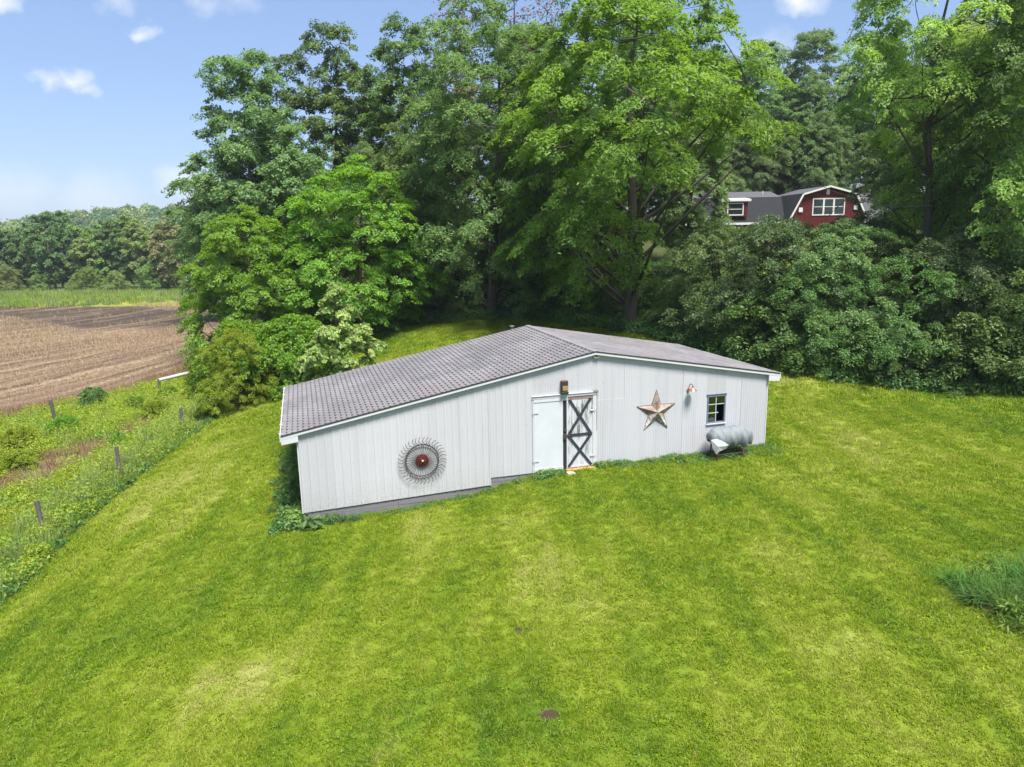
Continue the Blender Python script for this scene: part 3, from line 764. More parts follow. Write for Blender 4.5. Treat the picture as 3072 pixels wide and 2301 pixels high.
# copper gooseneck lamp
lp = on_barn('gooseneck_lamp', 3.13, -.02, 2.15)
tag(lp, 'small copper gooseneck wall lamp between star and window', 'lamp')
MB().lathe([(0, -.02), (.05, -.02), (.055, 0)], (0, 0, -.06), 'y', 14).build('back_plate', M_COPPER, lp)
MB().tube([(0, -.01, -.06), (-.005, -.04, .04), (.0, -.07, .12), (.012, -.12, .155), (.03, -.17, .135), (.04, -.185, .08)], .011, 7).build('arm', simple('dark_bronze', (.05, .04, .035), .45, .6), lp, smooth=True)
MB().lathe([(.028, .07), (.036, .02), (.06, .0), (.125, -.045), (.13, -.055), (.118, -.045), (.06, -.005), (.022, .01)], (.04, -.185, .01), 'z', 22).build('shade', M_COPPER, lp, smooth=True)
MB().lathe([(0, -.06), (.03, -.05), (.035, -.02), (.02, .0)], (.04, -.185, -.02), 'z', 12).build('bulb', simple('frosted_bulb', (.7, .66, .6), .3), lp, smooth=True)

# brown box light over the door
fl = on_barn('box_light', -.96, -.012, 2.305)
tag(fl, 'brown box-shaped light fitting above the barn doors', 'light fitting')
M_BROWN = simple('dark_brown_housing', (.055, .03, .024), .5, var=.3)
MB().box(-.10, .10, -.13, -.004, .10, .40).build('housing', M_BROWN, fl, bevel=.012)
MB().box(-.075, .085, -.142, -.131, .115, .25).build('lens', simple('amber_dusty_lens', (.30, .215, .09), .25, var=.25), fl, bevel=.004)
MB().box(-.11, .105, -.15, -.004, .0, .085).build('bottom_box', simple('black_box', (.025, .024, .026), .5), fl, bevel=.008)
MB().box(-.05, .05, -.06, -.004, .086, .099).build('neck', M_BROWN, fl)

for z, lab, w in ((3.31, 'small rusty bracket under the ridge of the barn', 0), (2.322, 'small rusty bracket at the upper corner of the barn doors', 1)):
    b_ = on_barn('wall_bracket', .045, -.012, z)
    tag(b_, lab, 'bracket', 'rusty brackets on the front wall')
    MB().box(-.09, .09, -.06, -.002, -.012, .006).build('shelf_plate', M_RUST, b_)
    MB().tube([(-.09, -.055, .01), (-.03, -.075, -.004), (.05, -.075, -.004), (.1, -.06, .02)], .007, 5).build('hook', simple('yellowed_metal', (.38, .27, .13), .5, .3), b_)
MB().tube([bw(.05, -.06, 2.30), bw(.075, -.05, 2.2), bw(.07, -.05, 1.4), bw(.075, -.05, 1.15)], .006, 5)
dc = MB().tube([(.05, -.05, 2.30), (.082, -.04, 2.2), (.08, -.04, 1.5), (.085, -.03, 1.1)], .007, 5).build('cable', M_DARK, barn)

# block of wood on the grass in front of the doors
wb_ = on_barn('wood_block', -.86, -.34, z1(*bw(-.86, -.34).xy) + .0)
tag(wb_, 'pale flat offcut of wood lying in front of the barn doors', 'wood block')
MB().prism([(-.13, 0), (.12, 0), (.13, .03), (.02, .062), (-.12, .055)], -.09, .08).build('board', simple('pale_bare_wood', (.50, .39, .28), .8, var=.2), wb_, bevel=.006)

# tarp over a barrel shape on a rusty stand
gz = z1(*bw(4.3, -.55).xy)
sd = on_barn('metal_stand', 4.3, -.55, gz)
tag(sd, 'rusty angle-iron stand with short legs under the grey tarp', 'stand')
M_RED = simple('rusty_red_iron', (.14, .062, .048), .8, var=.5, scale=15)
for x, y in ((-.52, -.20), (.42, -.20), (-.52, .24), (.42, .24)):
    MB().bar((x, y, -.06), (x * .94, y * .8, .52), .035, .035).build('leg', M_RED, sd)
for y in (-.18, .22):
    MB().bar((-.51, y, .17), (.41, y, .17), .022, .03).build('rail', M_RUST, sd)
MB().bar((.41, -.18, .16), (.41, .22, .16), .022, .03).build('rail', M_RUST, sd)
MB().bar((-.51, -.18, .16), (-.51, .22, .16), .022, .03).build('rail', M_RUST, sd)
MB().lathe([(0, -.6), (.20, -.6), (.24, -.57), (.24, .57), (.20, .6), (0, .6)], (.02, .03, .66), 'x', 20).build('barrel', simple('olive_grey_drum', (.16, .17, .13), .6, var=.2), sd)
def tarp_mat():
    mt, nt, out = new_mat('silver_tarpaulin'); k = NT(nt); p = k.obj()
    a = k.noise(3, p, 5, .6); b = k.noise(9, p, 5, .6, dist=1.5)
    c = k.mix(a, (.12, .14, .148), (.25, .272, .285))
    k.princ(out, c, .68, 0, .3, k.bump(a, .3, .03)); return mt
M_TARP = tarp_mat()
tp = on_barn('tarp', 4.3, -.55, gz)
tag(tp, 'crumpled silver-grey tarp draped over the barrel by the window', 'tarp')
def tarp_sheet():
    V, F = [], []
    NU, NV = 46, 40
    pr = np.random.default_rng(3)
    ph = pr.uniform(0, 6.28, 12); fr_ = pr.uniform(3, 17, 12); fv = pr.uniform(-7, 7, 12)
    for i in range(NU):
        u = -1 + 2 * i / (NU - 1)
        xx = .03 + .71 * u
        endr = .30 * (1 - abs(u) ** 6 * .42)
        for j in range(NV):
            v = j / (NV - 1)                                 # from wall-side hem over the top to the front hem
            a = -.75 + v * (math.pi + 1.62)
            hem = max(0, abs(v - .5) * 2 - .72) / .28
            wr = sum(math.sin(fr_[k] * u * 1.7 + fv[k] * v * 2 + ph[k]) for k in range(12)) * .0062
            fold = .055 * (abs(math.sin(u * 4.3 + 3.1 * v)) - .6) * math.sin(v * 7 + u * 2) + .028 * (abs(math.sin(u * 11 - 6 * v + 1)) - .6)
            cinch = -.03 * math.exp(-((u - .22 - .25 * (v - .5)) / .06) ** 2)
            rr = endr + wr + fold * .6 + cinch + .02 * hem * math.sin(u * 21)
            y = .03 - rr * math.cos(math.pi - a) * -1.0
            y = .03 + rr * math.cos(a)
            z = .67 + rr * math.sin(a) * (1.0 if math.sin(a) > 0 else 1.05)
            droop = -.10 * hem * (1 if u > .45 else .4)
            V.append((xx, y, z + droop * (1 if v > .5 else 0)))
    for i in range(NU - 1):
        for j in range(NV - 1):
            a = i * NV + j; F.append((a, a + 1, a + NV + 1, a + NV))
    for i_, u in ((0, -.71), (NU - 1, .77)):                   # gathered ends
        c = len(V); V.append((u, .03, .66))
        for j in range(NV - 1):
            a = i_ * NV + j; F.append((a, a + 1, c) if i_ else (a + 1, a, c))
    return V, F
V_, F_ = tarp_sheet()
o = MB().add(V_, F_).build('sheet', M_TARP, tp, smooth=True)
sm = o.modifiers.new('thick', 'SOLIDIFY'); sm.thickness = .006
FL = [(-.78, -.20, .69), (-.62, -.30, .735), (-.55, -.40, .71), (-.40, -.43, .62), (-.27, -.40, .53), (-.33, -.37, .42), (-.46, -.41, .40), (-.58, -.40, .37), (-.67, -.36, .26),
      (-.74, -.27, .44), (-.64, -.42, .52), (-.45, -.46, .53)]
o = MB().add(FL, [(0, 9, 10, 1), (1, 10, 2), (9, 8, 10), (8, 7, 10), (2, 10, 11, 3), (10, 7, 6, 11), (3, 11, 4), (11, 6, 5, 4)]).build('turned_back_corner', simple('pale_tarp_lining', (.46, .47, .47), .5, var=.1), tp)
sm = o.modifiers.new('thick', 'SOLIDIFY'); sm.thickness = .005

# ------------------------------------------------------------------ red house on the rise
hz = 5.0
hs_ = empty('house', (32.7, 75, hz), 0.06)
tag(hs_, 'dark red house with white-trimmed gambrel gable behind the trees', 'house')
def red_mat():
    mt, nt, out = new_mat('dark_red_clapboard'); k = NT(nt); p = k.obj()
    w = k.n('ShaderNodeTexWave'); w.bands_direction = 'Z'; w.wave_profile = 'SAW'; w.inputs['Scale'].default_value = 2.0; k.l(p, w.inputs['Vector'])
    c = k.mix(k.noise(3, p, 4), (.080, .008, .011), (.118, .012, .016))
    k.princ(out, c, .7, 0, .3, k.bump(w.outputs['Fac'], .6, .03)); return mt
M_RED2 = red_mat(); M_WHT = simple('white_house_trim', (.60, .60, .60), .5, var=.05)
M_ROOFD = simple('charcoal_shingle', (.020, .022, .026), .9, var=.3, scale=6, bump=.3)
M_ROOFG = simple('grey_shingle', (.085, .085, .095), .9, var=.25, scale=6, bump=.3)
# local: gable face at y=0; eave z 2.75, knee z 5.25, peak z 6.0
EV, KN, PK = 2.75, 5.28, 6.02
gab = [(-4.05, EV), (4.05, EV), (2.75, KN), (0, PK), (-2.75, KN)]
MB().prism([(-3.85, -1), (3.85, -1), (3.85, EV), (4.0, EV), (2.72, KN - .05), (0, PK - .06), (-2.72, KN - .05), (-4.0, EV), (-3.85, EV)], 0, 7).build('wall', M_RED2, hs_)
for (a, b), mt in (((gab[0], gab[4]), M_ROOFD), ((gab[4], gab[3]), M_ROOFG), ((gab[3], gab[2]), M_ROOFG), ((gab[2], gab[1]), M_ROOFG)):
    dx, dz = b[0] - a[0], b[1] - a[1]; n = Vector((-dz, dx)).normalized() * .12
    MB().prism([(a[0], a[1]), (b[0], b[1]), (b[0] + n.x, b[1] + n.y), (a[0] + n.x, a[1] + n.y)], -.35, 7).build('roof', mt, hs_)
    MB().prism([(a[0] - n.x * .35, a[1] - n.y * .35), (b[0] - n.x * .35, b[1] - n.y * .35), (b[0] + n.x * 1.0, b[1] + n.y * 1.0), (a[0] + n.x * 1.0, a[1] + n.y * 1.0)], -.42, -.352).build('rake_trim', M_WHT, hs_)
# main wing with its long roof
for x0, x1 in ((-14.5, -3.9), (3.9, 9.0)):
    MB().box(x0, x1, 1.6, 8.6, -1, EV).build('wall', M_RED2, hs_)
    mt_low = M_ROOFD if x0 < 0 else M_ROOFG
    MB().add([(x0, 1.0, EV - .15), (x1, 1.0, EV - .15), (x1, 2.3, KN - .1), (x0, 2.3, KN - .1), (x0, 1.25, EV - .15), (x1, 1.25, EV - .15), (x1, 2.5, KN - .2), (x0, 2.5, KN - .2)],
             [(0, 1, 2, 3), (4, 7, 6, 5), (0, 4, 5, 1), (3, 2, 6, 7), (0, 3, 7, 4), (1, 5, 6, 2)]).build('lower_roof', mt_low, hs_)
    MB().add([(x0, 2.25, KN - .1), (x1, 2.25, KN - .1), (x1, 5.2, PK - .1), (x0, 5.2, PK - .1), (x1, 8.2, KN - .1), (x0, 8.2, KN - .1)], [(0, 1, 2, 3), (3, 2, 4, 5), (0, 5, 4, 1), (0, 3, 5), (1, 4, 2)]).build('upper_roof', M_ROOFG, hs_)
    MB().box(x0, x1, .9, .998, EV - .35, EV - .13).build('fascia', M_WHT, hs_)
MB().lathe([(.05, 0), (.05, .5)], (-5.4, 3.6, PK - .6), 'z', 8).build('vent_pipe', M_WHT, hs_)
MB().box(5.4, 6.3, 4.6, 5.4, PK - .8, PK + .5).build('chimney', simple('grey_chimney', (.25, .24, .25), .9), hs_)
def hwindow(x, z, w, h, y, cols=1, parent=hs_):
    wn_ = empty('window'); wn_.parent = parent
    t = .11
    f_ = MB().box(x - w / 2 - t, x + w / 2 + t, y - .06, y - .001, z - h / 2 - t, z - h / 2).box(x - w / 2 - t, x + w / 2 + t, y - .06, y - .001, z + h / 2, z + h / 2 + t)
    f_.box(x - w / 2 - t, x - w / 2, y - .06, y - .001, z - h / 2, z + h / 2).box(x + w / 2, x + w / 2 + t, y - .06, y - .001, z - h / 2, z + h / 2)
    f_.build('frame', M_WHT, wn_)
    cw = w / cols
    for c in range(cols):
        xa = x - w / 2 + c * cw
        if c: MB().box(xa - .09, xa + .09, y - .055, y - .001, z - h / 2, z + h / 2).build('mullion', M_WHT, wn_)
        MB().box(xa, xa + cw, y - .03, y - .024, z - h / 2, z + h / 2).build('pane', M_HGL, wn_)
        MB().box(xa + .09, xa + cw - .09, y - .05, y - .034, z - .03, z + .03).build('sash_bar', M_WHT, wn_)
M_HGL, nt, out = new_mat('dark_house_glass'); k = NT(nt); k.princ(out, (.02, .025, .03), .08, 0, .6)
hwindow(.10, 4.05, 3.2, 1.5, 0, 3)
hwindow(1.75, 1.15, 1.0, 1.4, 0, 1)
MB().box(-.22, .12, -.05, -.001, 5.28, 5.82).build('gable_vent', M_WHT, hs_)
MB().box(-3.05, -2.65, -.12, -.001, 3.55, 4.0).build('wall_box', M_WHT, hs_)
MB().box(2.75, 3.15, -.12, -.001, 3.7, 4.15).build('wall_box', M_WHT, hs_)
dm = empty('dormer'); dm.parent = hs_
MB().box(-10.7, -8.0, .95, 2.6, 3.2, 4.75).build('wall', M_RED2, dm)
MB().add([(-10.95, .7, 4.76), (-7.75, .7, 4.76), (-7.75, 2.7, 5.05), (-10.95, 2.7, 5.05), (-10.95, .7, 4.98), (-7.75, .7, 4.98), (-7.75, 2.7, 5.2), (-10.95, 2.7, 5.2)],
         [(0, 1, 2, 3), (4, 7, 6, 5), (0, 4, 5, 1), (3, 2, 6, 7), (0, 3, 7, 4), (1, 5, 6, 2)]).build('roof', M_WHT, dm)
hwindow(-9.3, 3.98, 1.5, 1.05, .95, 1)

# ------------------------------------------------------------------ plants: generators
def unit(v): return v / (np.linalg.norm(v, axis=-1, keepdims=True) + 1e-9)

def leaf_cloud(C, N, L, rg, width=.55, jitter=.6, fold=.25):
    """C centres, N preferred normals, L lengths -> folded diamond leaves (4 verts, 2 tris each)"""
    n = len(C)
    nrm = unit(N + rg.normal(0, jitter, (n, 3)))
    t = unit(np.cross(nrm, rg.normal(0, 1, (n, 3)))); b = np.cross(nrm, t)
    l = L[:, None]; w = l * width
    p0 = C - t * l * .5; p2 = C + t * l * .5 - nrm * l * .12
    p1 = C + b * w * .5 + nrm * l * fold * .4 + t * l * .04; p3 = C - b * w * .5 + nrm * l * fold * .4 + t * l * .04
    V = np.stack([p0, p1, p2, p3], 1).reshape(-1, 3)
    k = np.arange(n)[:, None] * 4
    F = np.concatenate([k + np.array([[0, 1, 2]]), k + np.array([[0, 2, 3]])], 1).reshape(-1, 3)
    return V, F

def tubes(paths, n=5):
    """paths: list of (pts(k,3), radii(k)) -> one quad mesh"""
    Vs, Fs, off = [], [], 0
    for P, Rd in paths:
        P = np.asarray(P); k = len(P)
        T = np.gradient(P, axis=0); T = unit(T)
        ref = np.where(np.abs(T[:, 2:3]) > .9, np.array([[1., 0, 0]]), np.array([[0, 0, 1.]]))
        u = unit(np.cross(T, ref)); w = np.cross(T, u)
        a = np.arange(n) * 2 * np.pi / n
        ring = P[:, None] + (u[:, None] * np.cos(a)[None, :, None] + w[:, None] * np.sin(a)[None, :, None]) * np.asarray(Rd)[:, None, None]
        Vs.append(ring.reshape(-1, 3))
        i, j = np.meshgrid(np.arange(k - 1), np.arange(n), indexing='ij'); i = i.ravel(); j = j.ravel()
        Fs.append(np.stack([i * n + j, i * n + (j + 1) % n, (i + 1) * n + (j + 1) % n, (i + 1) * n + j], 1) + off)
        off += k * n
    return np.concatenate(Vs), np.concatenate(Fs)

def grow(seed, H, Rc, base=.2, lobes=70, sprays=16, leaves=40000, leaf=.17, width=.55, droop=.2, shape=(.75, .55), trunk_r=.26,
         lobe=.27, spray=(.42, .20), stems=1, jitter=.55, fill=.45, flat=.8, cut=None, rough=1.0):
    """trunk, limbs reaching to leafy lobes spread through an uneven egg-shaped crown; numpy mesh data for trunk, branches, leaves"""
    rg = np.random.default_rng(seed)
    trunks, paths, stem_pts = [], [], []
    for s in range(stems):
        a0 = rg.uniform(0, 6.28); out = (0 if stems == 1 else rg.uniform(.2, .55) * Rc)
        k = 10; t = np.linspace(0, 1, k)
        wob = np.cumsum(rg.normal(0, .012 * H, (k, 2)), 0) * t[:, None]
        P = np.c_[math.cos(a0) * out * t ** 1.2 + wob[:, 0], math.sin(a0) * out * t ** 1.2 + wob[:, 1], H * .86 * t * (1 if stems == 1 else rg.uniform(.75, 1))]
        rd = trunk_r * (1 - t) ** .85 * (1 if stems == 1 else rg.uniform(.5, .8)) + .012
        rd[0] *= 1.35
        trunks.append((P, rd)); stem_pts.append(P)
    def width_at(cz): return np.sin(np.pi * np.clip(cz * .95 + .05, 0, 1) ** shape[0]) ** shape[1]
    ph = rg.uniform(0, 6.28, 6)
    LC = []
    while len(LC) < lobes:                                     # best-candidate spacing
        cz = rg.uniform(0, 1, 14); az = rg.uniform(0, 6.28, 14); q_ = rg.uniform(fill ** 2, 1, 14) ** .5
        bulge = 1 + rough * (.16 * np.sin(2 * az + ph[0] + 5 * cz) + .13 * np.sin(3 * az + ph[1] - 7 * cz) + .10 * np.sin(11 * cz + ph[2]))
        rr = Rc * (1 - lobe * .75) * width_at(cz) * q_ * bulge
        zz = H * (base + (1 - base) * (cz * .92 + .04))
        c = np.c_[rr * np.cos(az), rr * np.sin(az), zz]
        if cut is not None:                                    # a side where the lower boughs are gone
            keep = ~((np.cos(az - cut[0]) > cut[1]) & (cz < cut[2]))
            if not keep.any(): continue
            c = c[keep]
        if LC:
            d = np.min(np.linalg.norm((c[:, None] - np.array(LC)[None]) * np.array([1, 1, .9]), axis=2), axis=1); LC.append(c[np.argmax(d)])
        else: LC.append(c[0])
    LC = np.array(LC)
    cen = np.array([0, 0, H * (base * .6 + .28)])
    SC, SO = [], []
    order = np.argsort(-(np.hypot(LC[:, 0], LC[:, 1]) + rg.uniform(0, .5 * Rc, len(LC)))); prim = list(order[:max(6, lobes // 7)])
    nodes = [np.stack([np.interp(np.linspace(.25 if stems == 1 else .1, 1, 12), np.linspace(0, 1, len(P)), P[:, q_]) for q_ in range(3)], 1) for P in stem_pts]
    for i in prim + [j for j in range(len(LC)) if j not in set(prim)]:
        c = LC[i]; P = stem_pts[i % stems]; hd = math.hypot(c[0], c[1]); t = np.linspace(0, 1, 7)
        if i in prim:
            zs = max(H * base * .7, c[2] - hd * rg.uniform(.6, 1.1)) if stems == 1 else max(.1, c[2] * rg.uniform(.2, .5))
            zs = min(zs, P[-1, 2] * .95); rl = max(.02, trunk_r * .34 * (1 - .6 * zs / H))
            org = np.array([np.interp(zs, P[:, 2], P[:, 0]), np.interp(zs, P[:, 2], P[:, 1]), zs])
        else:
            allp = np.concatenate(nodes); d_ = np.linalg.norm(allp - c, axis=1) + np.maximum(0, allp[:, 2] - c[2]) * 1.5
            org = allp[np.argmin(d_)]; rl = max(.014, trunk_r * .10)
        mid = (org + c) / 2 + np.array([c[0], c[1], 0]) * .08 - np.array([0, 0, .05 * hd]) + rg.normal(0, .035 * Rc, 3)
        L_ = (1 - t)[:, None] ** 2 * org + 2 * ((1 - t) * t)[:, None] * mid + (t ** 2)[:, None] * c
        paths.append((L_, rl * (1 - t) ** .8 + .008)); nodes.append(L_[2:])
        rl_ = Rc * lobe * rg.uniform(.65, 1.25)
        ow = unit(c - cen)
        m_ = max(6, int(sprays * (rl_ / (Rc * lobe)) ** 1.6))
        d = unit(rg.normal(0, 1, (m_, 3)) + ow * .55 + np.array([0, 0, .45]))
        sc = c + d * rl_ * rg.uniform(.45, 1.05, (m_, 1)) * np.array([1, 1, flat])
        SC.append(sc); SO.append(unit(d * .8 + ow * .5))
        for q2 in range(0, m_, 3):
            t2 = np.linspace(0, 1, 3); B = c + (sc[q2] - c) * t2[:, None]
            paths.append((B, .014 * (1 - t2) + .005))
    for P in stem_pts:
        m_ = 8; d = unit(rg.normal(0, 1, (m_, 3)) + np.array([0, 0, .6])); SC.append(P[-1] + d * Rc * lobe * .6 + np.array([0, 0, .03 * H])); SO.append(d)
    SC = np.concatenate(SC); SO = np.concatenate(SO)
    per = max(4, leaves // len(SC)); n = len(SC) * per
    idx = np.repeat(np.arange(len(SC)), per)
    sz = rg.uniform(.6, 1.4, len(SC))[idx][:, None]
    off = unit(rg.normal(0, 1, (n, 3))) * rg.uniform(.1, 1, n)[:, None] ** .5 * np.array([spray[0], spray[0], spray[1]])
    off[:, 2] -= (off * SO[idx] * np.array([1, 1, 0])).sum(1) * (.5 + droop) + (np.hypot(off[:, 0], off[:, 1]) ** 2) * droop
    C = SC[idx] + off * sz
    nrm = unit(SO[idx] * .7 + np.array([0, 0, .65]) + off * .5)
    Lf = leaf * rg.uniform(.6, 1.35, n)
    V, F = leaf_cloud(C, nrm, Lf, rg, width, jitter)
    base_r = rg.uniform(0, 1, len(SC))[idx] * .5 + rg.uniform(0, 1, n) * .5
    V[:, 2] = np.maximum(V[:, 2], .02)
    return tubes(trunks, 9), tubes(paths, 4), (V, F, np.repeat(base_r, 4))

ORD = ['first', 'second', 'third', 'fourth', 'fifth', 'sixth', 'seventh', 'eighth', 'ninth', 'tenth', 'eleventh', 'twelfth', 'thirteenth', 'fourteenth', 'fifteenth', 'sixteenth', 'seventeenth', 'eighteenth']
VARIANT = {}
def variant(key, **kw):
    (tv, tf), (bv, bf), (lv, lf, lr) = grow(**kw)
    VARIANT[key] = (np_mesh('trunk', tv, tf, [None], smooth=True), np_mesh('branches', bv, bf, [None], smooth=True), np_mesh('crown', lv, lf, [None], attrs={'rnd': lr}))

def slot_mat(o, mat):
    if not o.material_slots: o.data.materials.append(None)
    o.material_slots[0].link = 'OBJECT'; o.material_slots[0].material = mat

def plant(name, key, x, y, rz, s, label, cat, leaf, bark, group=None, dz=0.0, sz=None, lean=(0, 0)):
    e = empty(name, (x, y, z1(x, y) - .06 + dz), rz); e.scale = (s, s, sz or s); e.rotation_euler = (lean[0], lean[1], rz)
    tag(e, label, cat, group)
    for me, mat in zip(VARIANT[key], (bark, bark, leaf)):
        o = bpy.data.objects.new(me.name, me); link(o, e); slot_mat(o, mat)
    return e

# leaves: pale fresh growth to deep summer green
LF_MAPLE = leaf_mat('maple_leaf', (0.082, 0.161, 0.053), (0.208, 0.309, 0.104))
LF_DARK = leaf_mat('dark_oak_leaf', (0.060, 0.131, 0.034), (0.161, 0.263, 0.060), trans=.3)
LF_LIME = leaf_mat('lime_walnut_leaf', (0.089, 0.203, 0.028), (0.224, 0.390, 0.059), trans=.45)
LF_BRIGHT = leaf_mat('bright_young_leaf', (0.089, 0.208, 0.022), (0.210, 0.381, 0.048), trans=.45)
LF_COOL = leaf_mat('cool_green_leaf', (0.071, 0.151, 0.045), (0.211, 0.312, 0.087), trans=.4)
LF_RIGHT = leaf_mat('yellow_green_leaf', (0.129, 0.230, 0.045), (0.359, 0.472, 0.112), trans=.42)
LF_HEDGE = leaf_mat('thicket_leaf', (0.043, 0.103, 0.026), (0.149, 0.242, 0.057), trans=.35)
LF_GREY = leaf_mat('grey_green_shrub_leaf', (0.052, 0.098, 0.034), (0.150, 0.216, 0.084), trans=.32)
LF_VINE = leaf_mat('vine_leaf', (0.082, 0.191, 0.019), (0.196, 0.342, 0.034), trans=.42)
LF_YEL = leaf_mat('yellowish_shrub_leaf', (0.125, 0.204, 0.017), (0.294, 0.343, 0.029), trans=.42)
LF_PALE = leaf_mat('pale_underside_leaf', (0.115, 0.216, 0.047), (0.441, 0.485, 0.172), trans=.35)
LF_FAR = leaf_mat('distant_leaf', (0.099, 0.184, 0.044), (0.252, 0.370, 0.083), trans=.35)
LF_FAR2 = leaf_mat('distant_grey_leaf', (0.131, 0.193, 0.064), (0.299, 0.355, 0.111), trans=.35)
LF_FAR4 = leaf_mat('distant_deep_leaf', (0.070, 0.134, 0.050), (0.166, 0.252, 0.083), trans=.35)
LF_FAR3 = leaf_mat('distant_cream_leaf', (0.170, 0.193, 0.072), (0.383, 0.373, 0.168), trans=.3)
LF_BROWN = leaf_mat('withered_leaf', (0.142, 0.103, 0.048), (0.284, 0.193, 0.084), trans=.25)
BK_GREY = bark_mat('grey_bark', (.055, .047, .04), (.19, .165, .14))
BK_BROWN = bark_mat('brown_bark', (.045, .034, .026), (.13, .10, .075))
BK_PALE = bark_mat('pale_bark', (.12, .10, .085), (.30, .26, .22))

variant('maple', seed=11, H=19, Rc=5.2, base=.10, lobes=135, sprays=15, leaves=105000, leaf=0.184, droop=.10, shape=(.72, .5), spray=(.42, .22), lobe=.23, jitter=.42)
variant('maple2', seed=12, H=19, Rc=4.5, base=.14, lobes=85, sprays=15, leaves=79348, leaf=0.174, droop=.12, shape=(.80, .5), spray=(.40, .22), lobe=.25, jitter=.42)
variant('oak', seed=13, H=21, Rc=5.6, base=.30, lobes=60, sprays=13, leaves=76500, leaf=0.181, droop=.05, shape=(.85, .45), spray=(.40, .22), trunk_r=.34, lobe=.22, jitter=.42)
variant('walnut', seed=14, cut=(-2.0, .2, .44), H=20.5, Rc=8.4, base=.075, lobes=128, sprays=17, leaves=124200, leaf=0.213, width=.42, droop=.40, shape=(.72, .5), spray=(.50, .18), trunk_r=.36, jitter=.45, lobe=.19)
variant('spreading', seed=15, H=9.5, Rc=4.6, base=.06, lobes=75, sprays=16, leaves=70838, leaf=0.146, droop=.10, shape=(.75, .5), spray=(.36, .15), trunk_r=.16, lobe=.23, jitter=.42)
variant('feathery', seed=16, H=20, Rc=7.0, base=.10, lobes=115, sprays=16, leaves=113850, leaf=0.170, width=.48, droop=.34, shape=(.72, .5), spray=(.46, .18), trunk_r=.28, lobe=.20, jitter=.42)
variant('feathery_cut', seed=26, cut=(math.pi - 1.1, .1, .46), H=20, Rc=7.0, base=.10, lobes=115, sprays=16, leaves=113850, leaf=0.170, width=.48, droop=.34, shape=(.72, .5), spray=(.46, .18), trunk_r=.28, lobe=.20, jitter=.42)
variant('weeping', seed=17, H=18.5, Rc=5.8, base=.04, lobes=105, sprays=16, leaves=102300, leaf=0.176, width=.42, droop=.36, shape=(.66, .45), spray=(.44, .22), trunk_r=.26, lobe=.22, jitter=.42)
variant('thicket', seed=18, H=6.0, Rc=3.2, base=.02, lobes=120, sprays=8, leaves=51000, leaf=0.108, droop=.25, shape=(.60, .4), spray=(.30, .13), trunk_r=.09, stems=4, lobe=.18, fill=.55, jitter=.6, rough=1.9)
variant('thicket2', seed=19, H=5.0, Rc=3.1, base=.02, lobes=110, sprays=8, leaves=45000, leaf=0.102, droop=.35, shape=(.55, .4), spray=(.30, .12), trunk_r=.08, stems=4, lobe=.17, fill=.55, jitter=.6, rough=1.9)
variant('bush', seed=20, H=2.3, Rc=1.6, base=.02, lobes=34, sprays=12, leaves=12000, leaf=0.110, droop=.25, shape=(.5, .4), spray=(.22, .12), trunk_r=.04, stems=5, lobe=.27)
variant('mound', seed=21, H=2.9, Rc=2.6, base=.02, lobes=50, sprays=14, leaves=24200, leaf=0.132, droop=.45, shape=(.5, .4), spray=(.26, .11), trunk_r=.07, stems=4, lobe=.24)
variant('young', seed=22, H=4.4, Rc=1.6, base=.06, lobes=34, sprays=10, leaves=13200, leaf=0.158, droop=.10, shape=(.52, .7), spray=(.20, .09), trunk_r=.05, lobe=.26)
variant('distant', seed=23, H=14, Rc=4.0, base=.10, lobes=50, sprays=12, leaves=15400, leaf=0.384, droop=.12, shape=(.75, .5), spray=(.5, .3), trunk_r=.2, lobe=.25)
variant('distant2', seed=24, H=13, Rc=3.5, base=.22, lobes=40, sprays=11, leaves=11000, leaf=0.384, droop=.10, shape=(.8, .5), spray=(.48, .28), trunk_r=.16, lobe=.26)
variant('bare_top', seed=25, H=21, Rc=3.2, base=.45, lobes=60, sprays=7, leaves=4200, leaf=0.150, droop=.0, shape=(.75, .5), spray=(.3, .2), trunk_r=.25, lobe=.3)

# ------------------------------------------------------------------ trees behind and beside the barn
WOODS = 'trees at the edge of the wood behind the barn'
T = [  # key, x, y, rz, s, label, leaf, bark
    ('maple', -17.8, 52, .4, 1.09, 'tall grey-green maple at the left end of the wood', LF_MAPLE, BK_GREY),
    ('maple2', -14.6, 62, 1.0, 1.22, 'dark olive oak with sky showing through, behind the left maple', LF_DARK, BK_BROWN),
    ('maple2', -7.6, 57, 2.2, 1.10, 'tall narrow olive-green tree left of the central trees', LF_DARK, BK_BROWN),
    ('weeping', -1.2, 45.5, .7, 1.06, 'cool-green drooping tree left of the lime walnut behind the barn', LF_COOL, BK_GREY),
    ('walnut', 6.7, 40.2, 2.0, 1.0, 'huge lime-green walnut tree with visible trunk behind the barn ridge', LF_LIME, BK_GREY),
    ('spreading', -9.3, 44.2, .3, 1.12, 'bright lime spreading tree, the upper one left of the barn', LF_BRIGHT, BK_BROWN),
    ('spreading', -15.8, 44.0, 2.6, 1.02, 'bright lime spreading tree, the lower one beside the field', LF_BRIGHT, BK_BROWN),
    ('feathery_cut', 19.6, 33.6, 1.1, .80, 'yellow-green feathery tree right of the red house', LF_RIGHT, BK_GREY),
    ('feathery', 23.2, 30.8, 3.4, .80, 'feathery green tree at the right edge of the photo', LF_COOL, BK_GREY),
    ('maple2', -5.6, 49.5, .9, .74, 'slender tree with a bare brown trunk seen among the undergrowth', LF_COOL, BK_PALE),
]
for key, x, y, rz, s, lab, lf, bk in T:
    plant('tree', key, x, y, rz, s, lab, 'tree', lf, bk, WOODS, sz=1.02 if key.startswith('feathery') else None)
